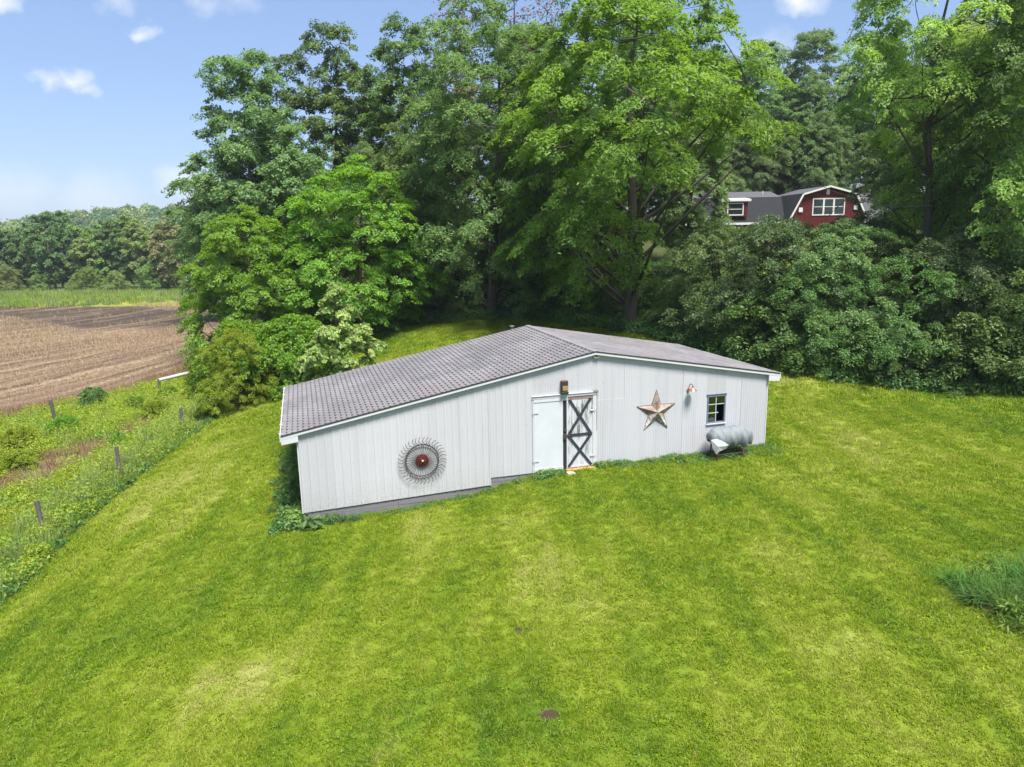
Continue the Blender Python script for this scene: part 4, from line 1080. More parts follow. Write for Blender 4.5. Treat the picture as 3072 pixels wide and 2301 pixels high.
plant('tree', 'bare_top', -3.8, 58, .3, 1.10, 'half-dead tree with bare twigs and brown leaves above the central trees', 'tree', LF_BROWN, BK_GREY, WOODS)
plant('tree', 'bare_top', 1.6, 56, 2.3, 1.18, 'thin grey bare-topped tree left of the walnut top', 'tree', LF_BROWN, BK_GREY, WOODS)
BACK = [('maple', -19.5, 58, 3.3, .9), ('weeping', 24.5, 38.5, .5, .52), ('weeping', 28.5, 37, 2.5, .6), ('oak', -21.5, 60, .2, .62), ('maple', -12, 70, 1.9, .95), ('weeping', -9.5, 52, 2.0, .66), ('maple', 2.5, 62, .3, 1.06), ('oak', 8.5, 58, 3.0, .98), ('maple2', 13.0, 52, 1.1, .80),
        ('maple', 11.5, 64, 2.5, 1.0), ('weeping', -2.5, 66, 1.2, 1.0), ('maple2', -18, 75, .2, .9), ('spreading', -5.2, 47.5, 1.2, .72), ('spreading', 2.0, 50, .1, .9)]
for i, (key, x, y, rz, s) in enumerate(sorted(BACK, key=lambda q_: q_[1] / q_[2])):
    plant('tree', key, x, y, rz, s, 'shaded tree in the second row of the wood, %s from the left' % ORD[i], 'tree', LF_DARK if key == 'oak' else LF_MAPLE, BK_BROWN, 'second row of the wood')
HB = [('oak', 20, 92, .5, 1.05), ('maple', 26, 96, 1.5, 1.15), ('maple', 33, 98, 2.2, 1.22), ('maple', 38.5, 95, .4, 1.26), ('maple', 45, 92, 2.9, 1.2), ('maple', 29.5, 92, 4.0, 1.05), ('maple', 35.8, 90, 5.0, .95), ('oak', 15.5, 84, 1.2, 1.05), ('oak', 51, 86, .9, 1.0), ('weeping', 23, 86, 1.0, .72), ('weeping', 30, 88, 2.0, .78), ('weeping', 37, 87, 3.0, .75), ('weeping', 43, 84, 4.0, .7)]
for i, (key, x, y, rz, s) in enumerate(sorted(HB, key=lambda q_: q_[1] / q_[2])):
    plant('tree', key, x, y, rz, s, 'dark tall tree behind the red house, %s from the left' % ORD[i], 'tree', LF_DARK if key == 'oak' else LF_MAPLE, BK_BROWN, 'trees behind the red house')
RB = [('feathery', 31, 42, .8, 1.0), ('maple', 36, 52, 2.0, 1.1), ('maple', 29.5, 50, .1, .92), ('weeping', 42, 44, 1.7, 1.1)]
for i, (key, x, y, rz, s) in enumerate(sorted(RB, key=lambda q_: q_[1] / q_[2])):
    plant('tree', key, x, y, rz, s, 'tree behind the feathery trees right of the house, %s from the left' % ORD[i], 'tree', LF_RIGHT if key == 'feathery' else LF_MAPLE, BK_BROWN, 'trees right of the house')

def dead_branch(x, y, z, seed, length, az, el, label):
    rg_ = np.random.default_rng(seed); paths = []
    def rec(o, d, ln, r, lev):
        t = np.linspace(0, 1, 6); bend = rg_.normal(0, .22, 3) * ln
        P = o + d * (ln * t)[:, None] + bend * (t ** 2)[:, None]; paths.append((P, r * (1 - t * .75)))
        if lev:
            for q_ in range(3 if lev > 1 else 2):
                f = rg_.uniform(.3, .95); o2 = np.array([np.interp(f, t, P[:, c]) for c in range(3)])
                rec(o2, unit(d + rg_.normal(0, .6, 3)), ln * rg_.uniform(.35, .6), r * .55, lev - 1)
    rec(np.zeros(3), np.array([math.cos(az) * math.cos(el), math.sin(az) * math.cos(el), math.sin(el)]), length, .035, 3)
    v, f = tubes(paths, 4)
    o = link(bpy.data.objects.new('dead_branch', np_mesh('dead_branch', v, f, [BK_PALE], smooth=True))); o.location = (x, y, z)
    tag(o, label, 'branch')
dead_branch(17.6, 28.6, 1.9, 1, 2.0, 3.6, -.1, 'bare pale dead branch sticking out low on the thicket')
dead_branch(19.3, 33.2, 7.8, 4, 4.6, 2.9, -.12, 'long bare branch reaching left from the feathery tree beside the house')
dead_branch(12.6, 31.6, 2.4, 6, 1.9, 4.0, .7, 'bare grey twigs rising from the barn end of the thicket')
dead_branch(21.6, 27.4, 2.2, 9, 1.8, 4.4, .4, 'bare twiggy branch in the thicket near the photo edge')

# thicket along the right side of the lawn
TH = [('thicket', 12.2, 33.6, .2, 1.02), ('thicket2', 13.6, 31.6, 1.4, .86), ('thicket', 15.2, 32.4, 2.2, 1.0), ('thicket2', 17.0, 30.4, .5, .95), ('thicket', 18.8, 30.8, 3.0, .92), ('thicket2', 20.6, 28.6, 1.9, .98),
      ('thicket', 22.6, 29.2, .9, 1.0), ('thicket2', 24.0, 27.4, 2.4, 1.0), ('thicket', 26.6, 27.6, 1.2, 1.05), ('thicket', 10.8, 36.4, 1.9, .95), ('thicket2', 14.4, 36.0, .3, 1.1), ('thicket', 17.4, 35.4, 2.6, 1.0),
      ('thicket2', 21.6, 33.0, 1.1, 1.1), ('thicket2', 28.4, 30.5, .2, 1.1)]
for i, (key, x, y, rz, s) in enumerate(TH):
    row = 'front' if i < 9 else 'rear'
    plant('shrub', key, x, y, rz, s, 'tall tangled thicket shrub, %s from the barn in its %s row' % (ORD[i if i < 9 else i - 9], row), 'shrub', (LF_GREY, LF_HEDGE, LF_MAPLE, LF_HEDGE, LF_GREY, LF_COOL, LF_HEDGE)[i % 7], BK_GREY, 'thicket along the right side of the lawn')
LOW = [(10.2, 33.0), (11.2, 31.2), (12.6, 29.9), (14.6, 29.0), (16.4, 28.2), (18.2, 27.6), (19.8, 26.9), (21.4, 26.4), (23.2, 25.8), (25.2, 25.3)]
for i, (x, y) in enumerate(LOW):
    plant('bush', 'bush', x + .2, y + .5, i * 1.3, .95 + .12 * ((i * 7) % 4), 'low dark leafy bush at the thicket foot, %s from the barn' % ORD[i], 'bush', LF_HEDGE, BK_BROWN, 'bushes at the foot of the thicket')
# undergrowth bushes under the wood
UG = sorted([(-11.0, 46.2), (-9.4, 46.6), (-7.6, 46.4), (-6.0, 47.2), (-4.2, 47.0), (-2.4, 47.4), (-.6, 48.2), (1.6, 46.8), (3.2, 45.4), (5.0, 44.6), (8.8, 41.6), (9.4, 39.0), (10.0, 37.2), (-12.2, 48.5), (-8.4, 49.6), (4.0, 48.0), (7.4, 45.5), (-13.4, 45.6)])
for i, (x, y) in enumerate(UG):
    plant('bush', ('bush', 'thicket2', 'bush')[i % 3], x, y, i * 2.1, (1.05, .55, 1.25)[i % 3], 'shaded bush in the undergrowth behind the barn, %s from the left' % ORD[i], 'bush', (LF_HEDGE, LF_COOL, LF_MAPLE)[i % 3], BK_BROWN, 'undergrowth along the wood')

# shrubs at the end of the fence, left of the barn
plant('young_tree', 'young', -7.9, 32.6, .5, 1.08, 'small pale-leaved young tree just left of the barn roof', 'tree', LF_PALE, BK_GREY)
plant('shrub', 'mound', -11.2, 35.4, .7, 1.16, 'rounded vine-covered green shrub beside the small pale tree', 'shrub', LF_VINE, BK_BROWN)
plant('shrub', 'mound', -13.7, 37.0, 2.3, 1.16, 'vine-covered shrub at the edge of the brown field', 'shrub', LF_VINE, BK_BROWN)
plant('shrub', 'thicket', -12.9, 33.0, 1.6, .50, 'yellow-green upright shrub at the end of the post fence', 'shrub', LF_YEL, BK_BROWN, sz=.62)
plant('shrub', 'bush', -13.8, 32.3, .3, .62, 'low yellow-green bush beside the last fence post', 'bush', LF_YEL, BK_BROWN)
plant('shrub', 'bush', -22.6, 37.4, .9, .62, 'small dark bush among the weeds beside the brown field', 'bush', LF_HEDGE, BK_BROWN)
plant('shrub', 'bush', -21.3, 29.5, 1.9, .55, 'small lime bush among the weeds nearest the photo edge', 'bush', LF_YEL, BK_BROWN)
plant('shrub', 'bush', -18.6, 37.6, 2.9, .42, 'small lime bush below the fallen pole', 'bush', LF_VINE, BK_BROWN)
plant('shrub', 'thicket2', -11.2, 38.5, .9, .6, 'dark shaded shrub behind the small pale tree', 'shrub', LF_HEDGE, BK_BROWN)

for i, (x, y, s, lf) in enumerate(((-17.2, 33.5, .48, LF_YEL), (-19.4, 35.6, .42, LF_VINE), (-20.6, 31.6, .5, LF_VINE), (-16.9, 36.4, .36, LF_YEL), (-17.3, 43.5, .4, LF_VINE), (-19.6, 27.0, .4, LF_YEL), (-16.4, 28.6, .36, LF_VINE))):
    plant('bush', 'bush', x, y, i * 1.1, s, ('tiny lime bush in the weeds between pole and last fence post', 'tiny green bush in the weeds below the dark bush', 'tiny green bush in the weeds behind the lone dark post', 'tiny lime bush in the weeds just below the fallen pole', 'tiny green bush in the weeds at the upper end of the pole', 'tiny lime bush in the weeds beside the dead brown patch', 'tiny green bush between the brown patch and the third post')[i], 'bush', lf, BK_BROWN, 'small bushes among the weeds')

# ------------------------------------------------------------------ distant tree line beyond the field
rg = np.random.default_rng(31)
line = []
for i in range(40):
    f = (i + rg.uniform(-.3, .3)) / 39
    x = -128 + f * 92; y = 147 + 6 * math.sin(f * 5) + rg.uniform(-3, 4)
    line.append((x, y, rg.uniform(.62, 1.22)))
for i in range(16):
    f = (i + rg.uniform(-.3, .3)) / 15
    line.append((-140 + f * 108, 162 + rg.uniform(-4, 6), rg.uniform(1.0, 1.25)))
for i, (x, y, s) in enumerate(line):
    plant('tree', ('distant', 'distant2')[i % 2], x, y, rg.uniform(0, 6.28), s, 'tree in the distant line beyond the brown field', 'tree', (LF_FAR, LF_FAR4, LF_FAR2, LF_FAR, LF_FAR4)[i % 5], BK_PALE, 'tree line beyond the field')
plant('tree', 'distant', -66, 141, 1.0, 1.0, 'cream-tinted tree in the line beyond the brown field', 'tree', LF_FAR3, BK_PALE)
plant('tree', 'maple', -37.5, 92, 1.0, .92, 'taller tree standing at the right end of the distant tree line', 'tree', LF_MAPLE, BK_GREY)
plant('tree', 'maple2', -33, 98, 2.0, .82, 'smaller tree beside the tall one at the right end of the distant line', 'tree', LF_COOL, BK_GREY)
for i in range(14):
    f = i / 13; x = -122 + f * 84 + rg.uniform(-2, 2)
    plant('bush', 'thicket', x, 141 + 5 * math.sin(f * 5) + rg.uniform(-1, 1), rg.uniform(0, 6), rg.uniform(.5, .95), 'bush at the foot of the distant tree line', 'bush', (LF_FAR, LF_FAR2)[i % 2], BK_BROWN, 'bushes beyond the field')

# ------------------------------------------------------------------ scattered ground plants (uncountable)
def scatter(name, pts, rz, scl, idx, protos, label, tilt=None):
    """instances small plants on points with geometry nodes"""
    me = bpy.data.meshes.new(name); me.vertices.add(len(pts)); me.vertices.foreach_set('co', np.ascontiguousarray(pts, np.float32).ravel())
    rot = np.zeros((len(pts), 3), np.float32); rot[:, 2] = rz
    if tilt is not None: rot[:, :2] = tilt
    a = me.attributes.new('rot', 'FLOAT_VECTOR', 'POINT'); a.data.foreach_set('vector', rot.ravel())
    a = me.attributes.new('scl', 'FLOAT', 'POINT'); a.data.foreach_set('value', np.ascontiguousarray(scl, np.float32))
    a = me.attributes.new('idx', 'INT', 'POINT'); a.data.foreach_set('value', np.ascontiguousarray(idx, np.int32))
    o = link(bpy.data.objects.new(name, me)); tag(o, label, 'plants', kind='stuff')
    col = bpy.data.collections.new(name + '_sources')
    for i, p in enumerate(protos):
        p.name = '%s_source_%02d' % (name, i); col.objects.link(p)
    ng = bpy.data.node_groups.new(name, 'GeometryNodeTree')
    ng.interface.new_socket('Geometry', in_out='INPUT', socket_type='NodeSocketGeometry')
    ng.interface.new_socket('Geometry', in_out='OUTPUT', socket_type='NodeSocketGeometry')
    N = ng.nodes; L = ng.links
    gi = N.new('NodeGroupInput'); go = N.new('NodeGroupOutput')
    ci = N.new('GeometryNodeCollectionInfo'); ci.inputs['Collection'].default_value = col
    ci.inputs['Separate Children'].default_value = True; ci.inputs['Reset Children'].default_value = True
    ip = N.new('GeometryNodeInstanceOnPoints'); ip.inputs['Pick Instance'].default_value = True
    def attr(nm, typ):
        n = N.new('GeometryNodeInputNamedAttribute'); n.data_type = typ; n.inputs['Name'].default_value = nm; return n.outputs['Attribute']
    L.new(gi.outputs[0], ip.inputs['Points']); L.new(ci.outputs[0], ip.inputs['Instance']); L.new(attr('idx', 'INT'), ip.inputs['Instance Index'])
    e2r = N.new('FunctionNodeEulerToRotation'); L.new(attr('rot', 'FLOAT_VECTOR'), e2r.inputs[0]); L.new(e2r.outputs[0], ip.inputs['Rotation'])
    L.new(attr('scl', 'FLOAT'), ip.inputs['Scale']); L.new(ip.outputs[0], go.inputs[0])
    md = o.modifiers.new('scatter', 'NODES'); md.node_group = ng
    return o

def blades(seed, n, rad, h, w, lean=.6, seg=2, mat=None, curl=.5, seed_heads=0, head_mat=None):
    rg = np.random.default_rng(seed)
    a = rg.uniform(0, 6.28, n); rr = rad * np.sqrt(rg.uniform(0, 1, n)); base = np.c_[rr * np.cos(a), rr * np.sin(a), np.zeros(n)]
    la = rg.uniform(0, 6.28, n); ld = np.c_[np.cos(la), np.sin(la), np.zeros(n)]; sd = np.c_[-np.sin(la), np.cos(la), np.zeros(n)]
    H_ = h * rg.uniform(.5, 1.25, n)[:, None]; ln = lean * rg.uniform(.2, 1.3, n)[:, None]; W = w * rg.uniform(.7, 1.3, n)[:, None]
    rows = []
    for i in range(seg + 1):
        t = i / seg
        c = base + ld * (H_ * ln * t ** 1.6) + np.array([0, 0, 1.]) * (H_ * (t - curl * .5 * ln * t ** 2.2))
        wd = W * (1 - t * .92) * .5
        rows += [c - sd * wd, c + sd * wd]
    V = np.stack(rows, 1); k = 2 * (seg + 1)
    F = []
    for i in range(seg): F.append(np.arange(n)[:, None] * k + np.array([[2 * i, 2 * i + 1, 2 * i + 3, 2 * i + 2]]))
    V = V.reshape(-1, 3); F = np.concatenate(F); rnd = np.repeat(rg.uniform(0, 1, n), k)
    me = np_mesh('blades', V, F, [mat], attrs={'rnd': rnd})
    return bpy.data.objects.new('blades', me)

def leafy(seed, n, rad, h, leaf, mat, width=.5, jitter=.6, flat=False):
    rg = np.random.default_rng(seed)
    a = rg.uniform(0, 6.28, n); rr = rad * np.sqrt(rg.uniform(0, 1, n)); zz = h * rg.uniform(.05, 1, n) ** (.8) * (1 - .45 * (rr / rad) ** 2)
    C = np.c_[rr * np.cos(a), rr * np.sin(a), zz]
    N = np.c_[.5 * np.cos(a), .5 * np.sin(a), np.ones(n)]
    V, F = leaf_cloud(C, N, leaf * rg.uniform(.6, 1.4, n), rg, width, jitter)
    V[:, 2] = np.maximum(V[:, 2], .0)
    return bpy.data.objects.new('leafy', np_mesh('leafy', V, F, [mat], attrs={'rnd': np.repeat(rg.uniform(0, 1, n), 4)}))

M_BLADE = lawn_mat('lawn_blade', False)
rg = np.random.default_rng(5)

def in_barn(x, y, grow_=0.0):
    dx, dy = x - BO.x, y - BO.y
    u = dx * math.cos(YAW) + dy * math.sin(YAW); v = -dx * math.sin(YAW) + dy * math.cos(YAW)
    return (u > WL - grow_) & (u < WR + grow_) & (v > -grow_) & (v < DEP + grow_)

# mown turf
def lawn_points(n, r0, r1):
    ang = rg.uniform(R(-47), R(47), n); rr = np.sqrt(rg.uniform(r0 ** 2, r1 ** 2, n))
    x, y = rr * np.sin(ang), rr * np.cos(ang)
    k = inside(x, y, LAWN_POLY) & ~in_barn(x, y, -.02)
    return x[k], y[k]
px, py, ps = [], [], []
for r0, r1, dens, sc in ((4, 13, 170, .9), (13, 20, 130, 1.05), (20, 30, 75, 1.35), (30, 50, 30, 2.0)):
    n = int(dens * R(94) / 2 * (r1 ** 2 - r0 ** 2)); x, y = lawn_points(n, r0, r1)
    px.append(x); py.append(y); ps.append(np.full(len(x), sc) * rg.uniform(.65, 1.3, len(x)))
px = np.concatenate(px); py = np.concatenate(py); ps = np.concatenate(ps)
ok = np.ones(len(px), bool)
for bx_, by_ in BARE: ok &= np.hypot((px - bx_) * .7, py - by_) > rg.uniform(.03, .16, len(px))
px, py, ps = px[ok], py[ok], ps[ok]
pr = [blades(100 + i, 34, .11, .062, .0095, lean=1.0, seg=2, mat=M_BLADE) for i in range(4)]
pr += [leafy(110, 26, .11, .045, .035, M_BLADE, .75, .35)]
scatter('grass', np.c_[px, py, zt(px, py) - .004], rg.uniform(0, 6.28, len(px)), ps, rg.choice(5, len(px), p=[.21, .21, .21, .21, .16]), pr, 'short mown green grass covering the lawn')

# weeds and tall grass in the strip beyond the fence
W_LIME = leaf_mat('lime_weed', (0.177, 0.274, 0.025), (0.386, 0.435, 0.056), trans=.4)
W_GREEN = leaf_mat('green_weed', (0.097, 0.194, 0.032), (0.227, 0.324, 0.061), trans=.4)
W_PALE = leaf_mat('pale_tall_grass', (0.129, 0.191, 0.046), (0.322, 0.359, 0.145), trans=.4)
W_STRAW = leaf_mat('straw_stalks', (.26, .19, .11), (.46, .35, .22), trans=.2)
W_BROWN = leaf_mat('dead_brown_weed', (.16, .095, .055), (.30, .20, .12), trans=.2)
W_DARK = leaf_mat('dark_ground_leaf', (0.043, 0.115, 0.031), (0.108, 0.216, 0.055), trans=.35)
weeds = [blades(200, 46, .20, .62, .014, .55, 3, W_PALE), blades(201, 40, .22, .75, .013, .5, 3, W_PALE), blades(202, 60, .24, .45, .016, .7, 3, W_GREEN),
         leafy(203, 110, .30, .50, .085, W_LIME), leafy(204, 120, .34, .42, .075, W_GREEN), leafy(205, 130, .36, .7, .07, W_LIME, .4),
         blades(206, 50, .24, .42, .012, .9, 3, W_BROWN), leafy(207, 70, .28, .28, .11, W_DARK, .6), blades(208, 40, .2, .5, .012, .7, 3, W_LIME)]
def strip_pts(n, y0, y1, dx0, dx1):
    y = rg.uniform(y0, y1, n); x = fence_x(y) + rg.uniform(dx0, dx1, n)
    return x, y
X, Y, I, S = [], [], [], []
def put(x, y, ids, pr_, s0=.7, s1=1.3):
    X.append(x); Y.append(y); I.append(rg.choice(ids, len(x), p=pr_)); S.append(rg.uniform(s0, s1, len(x)))
x, y = strip_pts(3400, 6, 43, -1.1, .6)
cl_ = np.sin(x * 2.1 + y * .9) + np.sin(y * 1.7 - x * 1.3 + 2) + np.sin(y * .55 + 1)                      # grows in clumps
k = cl_ + rg.normal(0, .7, len(x)) > -.6; x, y = x[k], y[k]
put(x, y, [0, 1, 2, 4, 7, 5, 3], [.10, .08, .22, .20, .16, .12, .12], .5, 1.45)
x, y = strip_pts(900, 6, 36, .2, .75); put(x, y, [7, 4, 2], [.55, .2, .25], .45, .8)
x, y = strip_pts(8200, 8, 50, -16, -.7)
k = ~inside(x, y, FIELD_POLY); x, y = x[k], y[k]
brown = (np.hypot((x + 18.2) / 1.6, (y - 27.2) / 3.2) < 1) | (np.hypot((x + 17.2) / .9, (y - 31.5) / 2.5) < 1)
put(x[~brown], y[~brown], [3, 4, 5, 2, 8, 0], [.25, .13, .22, .1, .22, .08], .7, 1.6)
put(x[brown], y[brown], [6, 3], [.86, .14], .6, 1.2)
wx, wy = np.concatenate(X), np.concatenate(Y)
scatter('weeds', np.c_[wx, wy, zt(wx, wy) - .02], rg.uniform(0, 6.28, len(wx)), np.concatenate(S), np.concatenate(I), weeds, 'tangle of tall grass and weeds along the post fence')

# edge of the field: dry stalks; stubble in rows
stub = [blades(220, 9, .10, .26, .020, .35, 1, W_STRAW), blades(221, 7, .16, .20, .022, 1.2, 1, W_STRAW), blades(222, 14, .14, .5, .014, .5, 2, W_BROWN)]
th = R(24); dr_ = np.array([math.sin(-th), math.cos(-th)])
n = 56000
x = rg.uniform(-110, -20, n); y = rg.uniform(24, 118, n)
u = x * math.cos(th) - y * math.sin(th); u = np.round(u / .76) * .76 + rg.normal(0, .08, n); v = x * math.sin(th) + y * math.cos(th)
x = u * math.cos(th) + v * math.sin(th); y = -u * math.sin(th) + v * math.cos(th)
k = inside(x, y, FIELD_POLY) & (np.abs(np.arctan2(x, y)) < R(46))
sw = y + .42 * x + 4 * np.sin(x * .11); k &= ~((sw > 67) & (sw < 88) & (rg.uniform(0, 1, n) < .9)); x, y = x[k], y[k]
d = np.hypot(x, y); sc = np.clip(d / 60, .8, 1.5) * rg.uniform(.6, 1.3, len(x)); id_ = rg.choice(2, len(x))
ex = rg.uniform(0, 1, 3600); bx = np.interp(ex, [0, .35, .65, 1], [-34, -27.3, -23.8, -20.6]) + rg.normal(-1.1, 1.0, 3600); by = np.interp(ex, [0, .35, .65, 1], [24, 35.4, 41.4, 54]) + rg.normal(.6, .7, 3600)
x = np.r_[x, bx]; y = np.r_[y, by]; sc = np.r_[sc, rg.uniform(.7, 1.4, 3600)]; id_ = np.r_[id_, np.full(3600, 2)]
scatter('crop_stubble', np.c_[x, y, zt(x, y) - .02], rg.uniform(0, 6.28, len(x)), sc, id_, stub, 'dry cut crop stubble across the brown field')

# far meadow grass
mg = [blades(230, 40, .6, .75, .06, .5, 2, W_PALE), blades(231, 40, .6, .8, .06, .5, 2, W_GREEN), blades(232, 30, .6, .6, .07, .5, 2, W_LIME)]
x = rg.uniform(-135, -22, 9000); y = rg.uniform(60, 150, 9000); k = inside(x, y, MEADOW_POLY) & ~inside(x, y, FIELD_POLY); x, y = x[k], y[k]
scatter('meadow_grass', np.c_[x, y, zt(x, y) - .03], rg.uniform(0, 6.28, len(x)), rg.uniform(.7, 1.4, len(x)), rg.choice(3, len(x), p=[.35, .35, .3]), mg, 'tall rough grass between the field and the distant trees')

# woodland floor and thicket foot
fl_ = [leafy(240, 90, .4, .4, .11, W_DARK, .55), leafy(241, 80, .45, .55, .12, W_DARK, .45), blades(242, 30, .3, .5, .018, .6, 3, W_GREEN), leafy(243, 70, .4, .35, .10, W_GREEN, .5)]
bx_ = np.array([-12.4, -10.6, -6.5, -2.5, .5, 4, 7.5, 9.5, 12, 16, 20, 26]); by_ = np.array([40, 45, 45.5, 45.8, 45, 42, 38.5, 33, 30, 28.2, 26.5, 25])
tt = rg.uniform(0, 11, 2600); x = np.interp(tt, np.arange(12), bx_); y = np.interp(tt, np.arange(12), by_) + np.abs(rg.normal(.0, 1.3, 2600)) - .25 - (rg.uniform(0, 1, 2600) < .3) * rg.uniform(0, .9, 2600)
x2 = rg.uniform(-22, 16, 1500); y2 = rg.uniform(44, 64, 1500); k = ~inside(x2, y2, LAWN_POLY)
x = np.r_[x, x2[k]]; y = np.r_[y, y2[k]]
scatter('undergrowth', np.c_[x, y, zt(x, y) - .02], rg.uniform(0, 6.28, len(x)), rg.uniform(.6, 1.5, len(x)), rg.choice(4, len(x), p=[.38, .3, .1, .22]), fl_, 'low leafy undergrowth along the edge of the wood and thicket')

# weeds hugging the barn
bs = [leafy(250, 60, .16, .16, .06, W_DARK, .7, .4), leafy(251, 50, .14, .22, .055, W_GREEN, .6), blades(252, 30, .12, .22, .010, .7, 3, W_GREEN)]
u = np.r_[rg.uniform(WL, WR, 620), rg.uniform(2.5, WR + .3, 120)]; v = np.r_[-np.abs(rg.normal(.02, .13, 620)) - .03, -rg.uniform(.05, .75, 120)]
k = ~((u > -1.0) & (u < .0) & (v > -.4)); u, v = u[k], v[k]
sc_ = np.where(u < -3.0, rg.uniform(.25, .6, len(u)), rg.uniform(.45, 1.0, len(u)))
sc_[u > -3.1] *= .95 * (.55 + .45 * (np.sin(u[u > -3.1] * 3.1) + np.sin(u[u > -3.1] * 7.3 + 1) + 2) / 2); sc_[u < -7.6] *= 2
u = np.r_[u, np.full(260, WL) - np.abs(rg.normal(.05, .3, 260)) - .03]; v = np.r_[v, rg.uniform(-.3, DEP, 260)]; sc_ = np.r_[sc_, rg.uniform(1.0, 1.9, 260)]
x = BO.x + u * math.cos(YAW) - v * math.sin(YAW); y = BO.y + u * math.sin(YAW) + v * math.cos(YAW)
scatter('wall_weeds', np.c_[x, y, zt(x, y) - .01], rg.uniform(0, 6.28, len(x)), sc_, rg.choice(3, len(x), p=[.55, .25, .2]), bs, 'weeds and ground ivy along the foot of the barn walls')

# single plants by the barn corner
def single(name, proto, x, y, s, label, cat, part='leaves', rz=0.0, group=None, dz=-.02):
    e = empty(name, (x, y, z1(x, y) + dz), rz); e.scale = (s, s, s); tag(e, label, cat, group)
    o = bpy.data.objects.new(part, proto.data); link(o, e); return e
dock = leafy(260, 46, .30, .34, .26, W_DARK, .38, .5)
p_ = bw(-8.25, -.42); single('dock_plant', dock, p_.x, p_.y, .95, 'broad-leaved dock plant at the left front corner of the barn', 'plant')
p_ = bw(-8.75, -.15); single('dock_plant', dock, p_.x, p_.y, .8, 'broad-leaved dock plant round the left corner of the barn, beside the wall', 'plant', rz=1.9)
lily = blades(261, 60, .14, .36, .020, 1.0, 5, leaf_mat('blue_green_blade', (.035, .10, .045), (.10, .19, .10), trans=.35), curl=.9)
for i, uu in enumerate((-7.75, -7.45, -7.15)):
    p_ = bw(uu, -.34); single('grass_tuft', lily, p_.x, p_.y, .85, 'tuft of long blue-green blades beside the plank foundation of the barn', 'grass tuft', rz=i, group='tufts by the barn foundation')

# flower bed clumps on the right
bed = blades(262, 220, .26, .58, .024, 1.25, 6, leaf_mat('bed_blade', (.034, .105, .022), (.15, .26, .085), trans=.4, rough=.65, spec=.1), curl=1.15)
bed2 = blades(263, 220, .27, .54, .020, 1.2, 6, leaf_mat('bed_blade_fresh', (.05, .13, .022), (.15, .26, .055), trans=.4, rough=.65, spec=.1), curl=1.0)
spots = [(8.55, 12.75), (8.95, 12.35), (9.4, 12.0), (9.0, 13.0), (9.5, 12.65), (9.95, 12.2), (9.15, 13.5), (9.65, 13.3), (10.1, 12.9), (10.5, 12.4), (9.75, 13.9), (10.25, 13.6), (10.75, 13.2), (11.2, 12.8),
         (8.75, 11.95), (9.15, 11.6), (9.3, 11.15), (9.65, 11.65), (9.8, 10.95), (10.2, 11.5), (10.4, 10.9), (10.6, 11.8), (9.5, 10.6), (10.9, 11.3), (11.0, 12.1), (8.6, 13.35)]
spots += [(9.6, 10.15), (10.1, 10.3), (10.6, 10.4), (10.0, 9.8), (10.6, 9.9), (11.1, 10.6)]
spots = [(x - .12, y - .84) for x, y in spots]
bed3 = leafy(264, 260, .40, .46, .11, W_GREEN, .3, .7)
for i, (x, y) in enumerate(spots):
    single('lily_clump', (bed, bed2, bed3, bed2)[(i * 5) % 4], x, y, .85 + .3 * ((i * 37) % 10) / 10, 'arching blade-leaved clump in the uncut bed on the right of the lawn', 'plant clump', 'leaves', i * 1.7, 'clumps in the bed on the lawn', dz=-.03)
bedo = MB()
ang = np.linspace(0, 6.28, 25)[:-1]; bx0, by0 = 9.95, 11.25
ring = [(bx0 + (1.5 + .2 * math.sin(3 * a)) * math.cos(a), by0 + (1.45 + .2 * math.cos(2 * a)) * math.sin(a)) for a in ang]
bedo.add([(x, y, z1(x, y) + .012) for x, y in ring] + [(bx0, by0, z1(bx0, by0) + .05)], [(i, (i + 1) % 24, 24) for i in range(24)])
tag(bedo.build('bed_soil', simple('brown_bed_soil', (.11, .075, .045), .95, var=.4, scale=9)), kind='structure')

# ------------------------------------------------------------------ fence posts, wire, pole
M_POST = bark_mat('weathered_post_wood', (.07, .062, .058), (.22, .20, .19))
def post(x, y, h, lean, label, r_=.065):
    e = empty('fence_post', (x, y, z1(x, y) - .1)); e.rotation_euler = (lean[0], lean[1], random.uniform(0, 6)); tag(e, label, 'fence post', 'old wooden fence posts')
    prof = [(0, 0), (r_ * 1.05, 0), (r_, h * .5), (r_ * .97, h), (r_ * .8, h + .02), (0, h + .03)]
    mb = MB().lathe(prof, (0, 0, 0), 'z', 9)
    mb.v = [(x + .012 * math.sin(5 * z + 2 * x), y + .01 * math.cos(4 * z), z) for x, y, z in mb.v]
    mb.build('shaft', M_POST, e)
    MB().tube([(r_ * 1.02, -.02, h * .8), (r_ * 1.12, 0, h * .8), (r_ * 1.02, .02, h * .8)], .006, 4).build('staple', M_RUST, e)
    return e
post(-14.02, 19.9, 1.25, (.02, -.13), 'nearest leaning fence post, lowest in the photo')
post(-13.9, 24.0, 1.35, (.02, -.10), 'second fence post from the near end, beside the mown lawn')
post(-14.35, 30.0, 1.2, (0, -.08), 'third fence post from the near end, in pale tall grass')
post(-14.45, 34.8, 1.15, (.05, -.14), 'last fence post beside the yellow-green shrub')
post(-21.9, 33.2, 1.75, (0, -.1), 'dark lone post near the edge of the brown field', .08)
wr = empty('fence_wire', (-14, 20, z1(-14, 20))); tag(wr, 'thin rusty wires strung between the old fence posts', 'wire')
for h in (.45, .8):
    pts = []
    for y in np.linspace(8, 36, 24):
        x = float(fence_x(y)) + .02 * math.sin(y * 1.7); pts.append((x + 14, y - 20, z1(x, y) + h - .03 * math.sin(y) - wr.location.z))
    MB().tube(pts, .0035, 4, cap=False).build('wire_strand', M_RUST, wr)
za, zb_ = z1(-20.6, 41), z1(-18.9, 43.8)
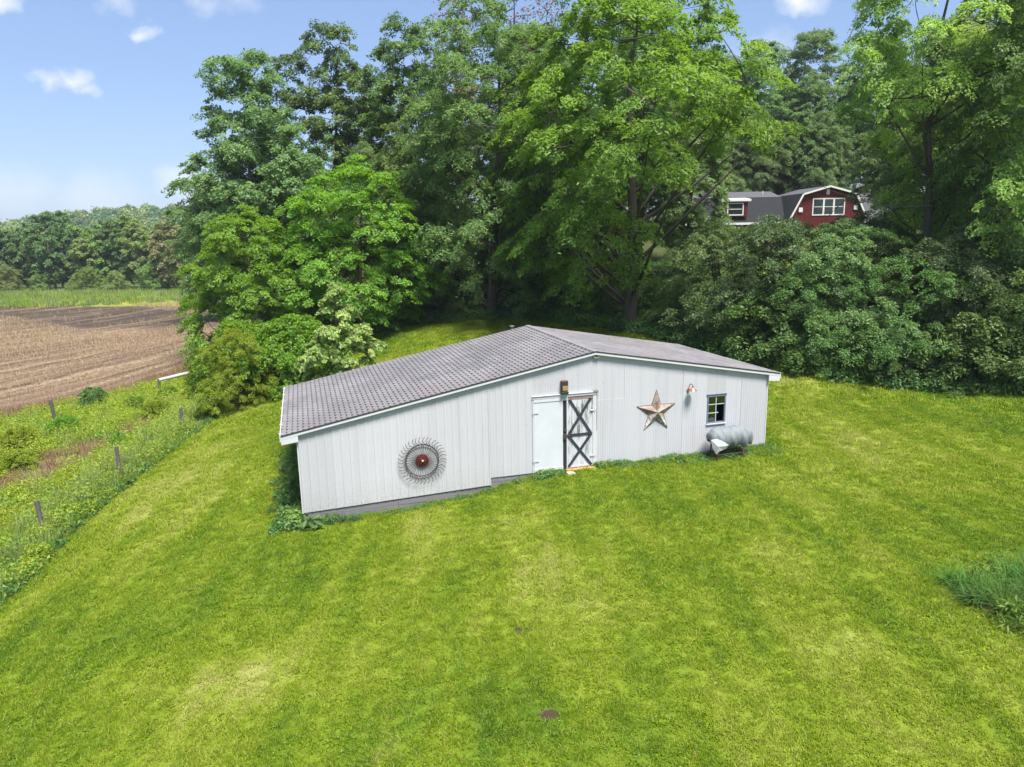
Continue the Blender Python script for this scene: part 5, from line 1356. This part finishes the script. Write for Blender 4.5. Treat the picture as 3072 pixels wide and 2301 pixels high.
pl = empty('fallen_pole', (-19.8, 42.3, za)); tag(pl, 'pale grey pole lying slanted in the weeds left of the shrubs', 'pole')
MB().tube([(-.95, -1.3, .92), (.1, .1, 1.04), (1.2, 1.6, 1.2)], [.10, .095, .085], 10).build('shaft', simple('bleached_pole_wood', (.42, .41, .40), .8, var=.2), pl, smooth=True)
MB().bar((-.95, -1.3, -.2), (-.95, -1.3, 1.0), .12, .12).build('prop_post', M_POST, pl)

# ------------------------------------------------------------------ wooded hill far away
far_p = []
n = 1500
x = rg.uniform(-420, 40, n); y = rg.uniform(330, 540, n)
k = zt(x, y) > 1.0; x, y = x[k], y[k]
def crown_ball(seed, mat):
    rg2 = np.random.default_rng(seed); n = 900
    d = unit(rg2.normal(0, 1, (n, 3))); d[:, 2] = np.abs(d[:, 2]) * 1.0 - .25
    lump = 1 + .22 * np.sin(d[:, 0] * 5 + seed) * np.cos(d[:, 1] * 4 - seed) + .15 * rg2.normal(0, 1, n)
    C = d * lump[:, None] * np.array([4.6, 4.6, 5.5]) + np.array([0, 0, 7])
    V, F = leaf_cloud(C, d, 1.15 * rg2.uniform(.6, 1.4, n), rg2, .8, .5)
    return bpy.data.objects.new('far_crown', np_mesh('far_crown', V, F, [mat], attrs={'rnd': np.repeat(rg2.uniform(0, 1, n), 4)}))
cb = [crown_ball(1, LF_FAR2), crown_ball(2, LF_FAR4), crown_ball(3, LF_FAR4)]
scatter('distant_forest', np.c_[x, y, zt(x, y)], rg.uniform(0, 6.28, len(x)), rg.uniform(.7, 1.3, len(x)), rg.choice(3, len(x)), cb, 'far wooded hill seen as one mass above the tree line')

# ------------------------------------------------------------------ thin summer haze in the air
hz_m = bpy.data.materials.new('summer_haze'); hz_m.use_nodes = True; nt = hz_m.node_tree; nt.nodes.clear()
ho = nt.nodes.new('ShaderNodeOutputMaterial'); hv = nt.nodes.new('ShaderNodeVolumePrincipled')
hv.inputs['Color'].default_value = (.86, .92, 1, 1); hv.inputs['Density'].default_value = .00028; hv.inputs['Anisotropy'].default_value = .2
nt.links.new(hv.outputs[0], ho.inputs['Volume'])
tag(MB().box(-1560, 1560, -360, 2060, -12, 62).build('haze', hz_m), kind='stuff')
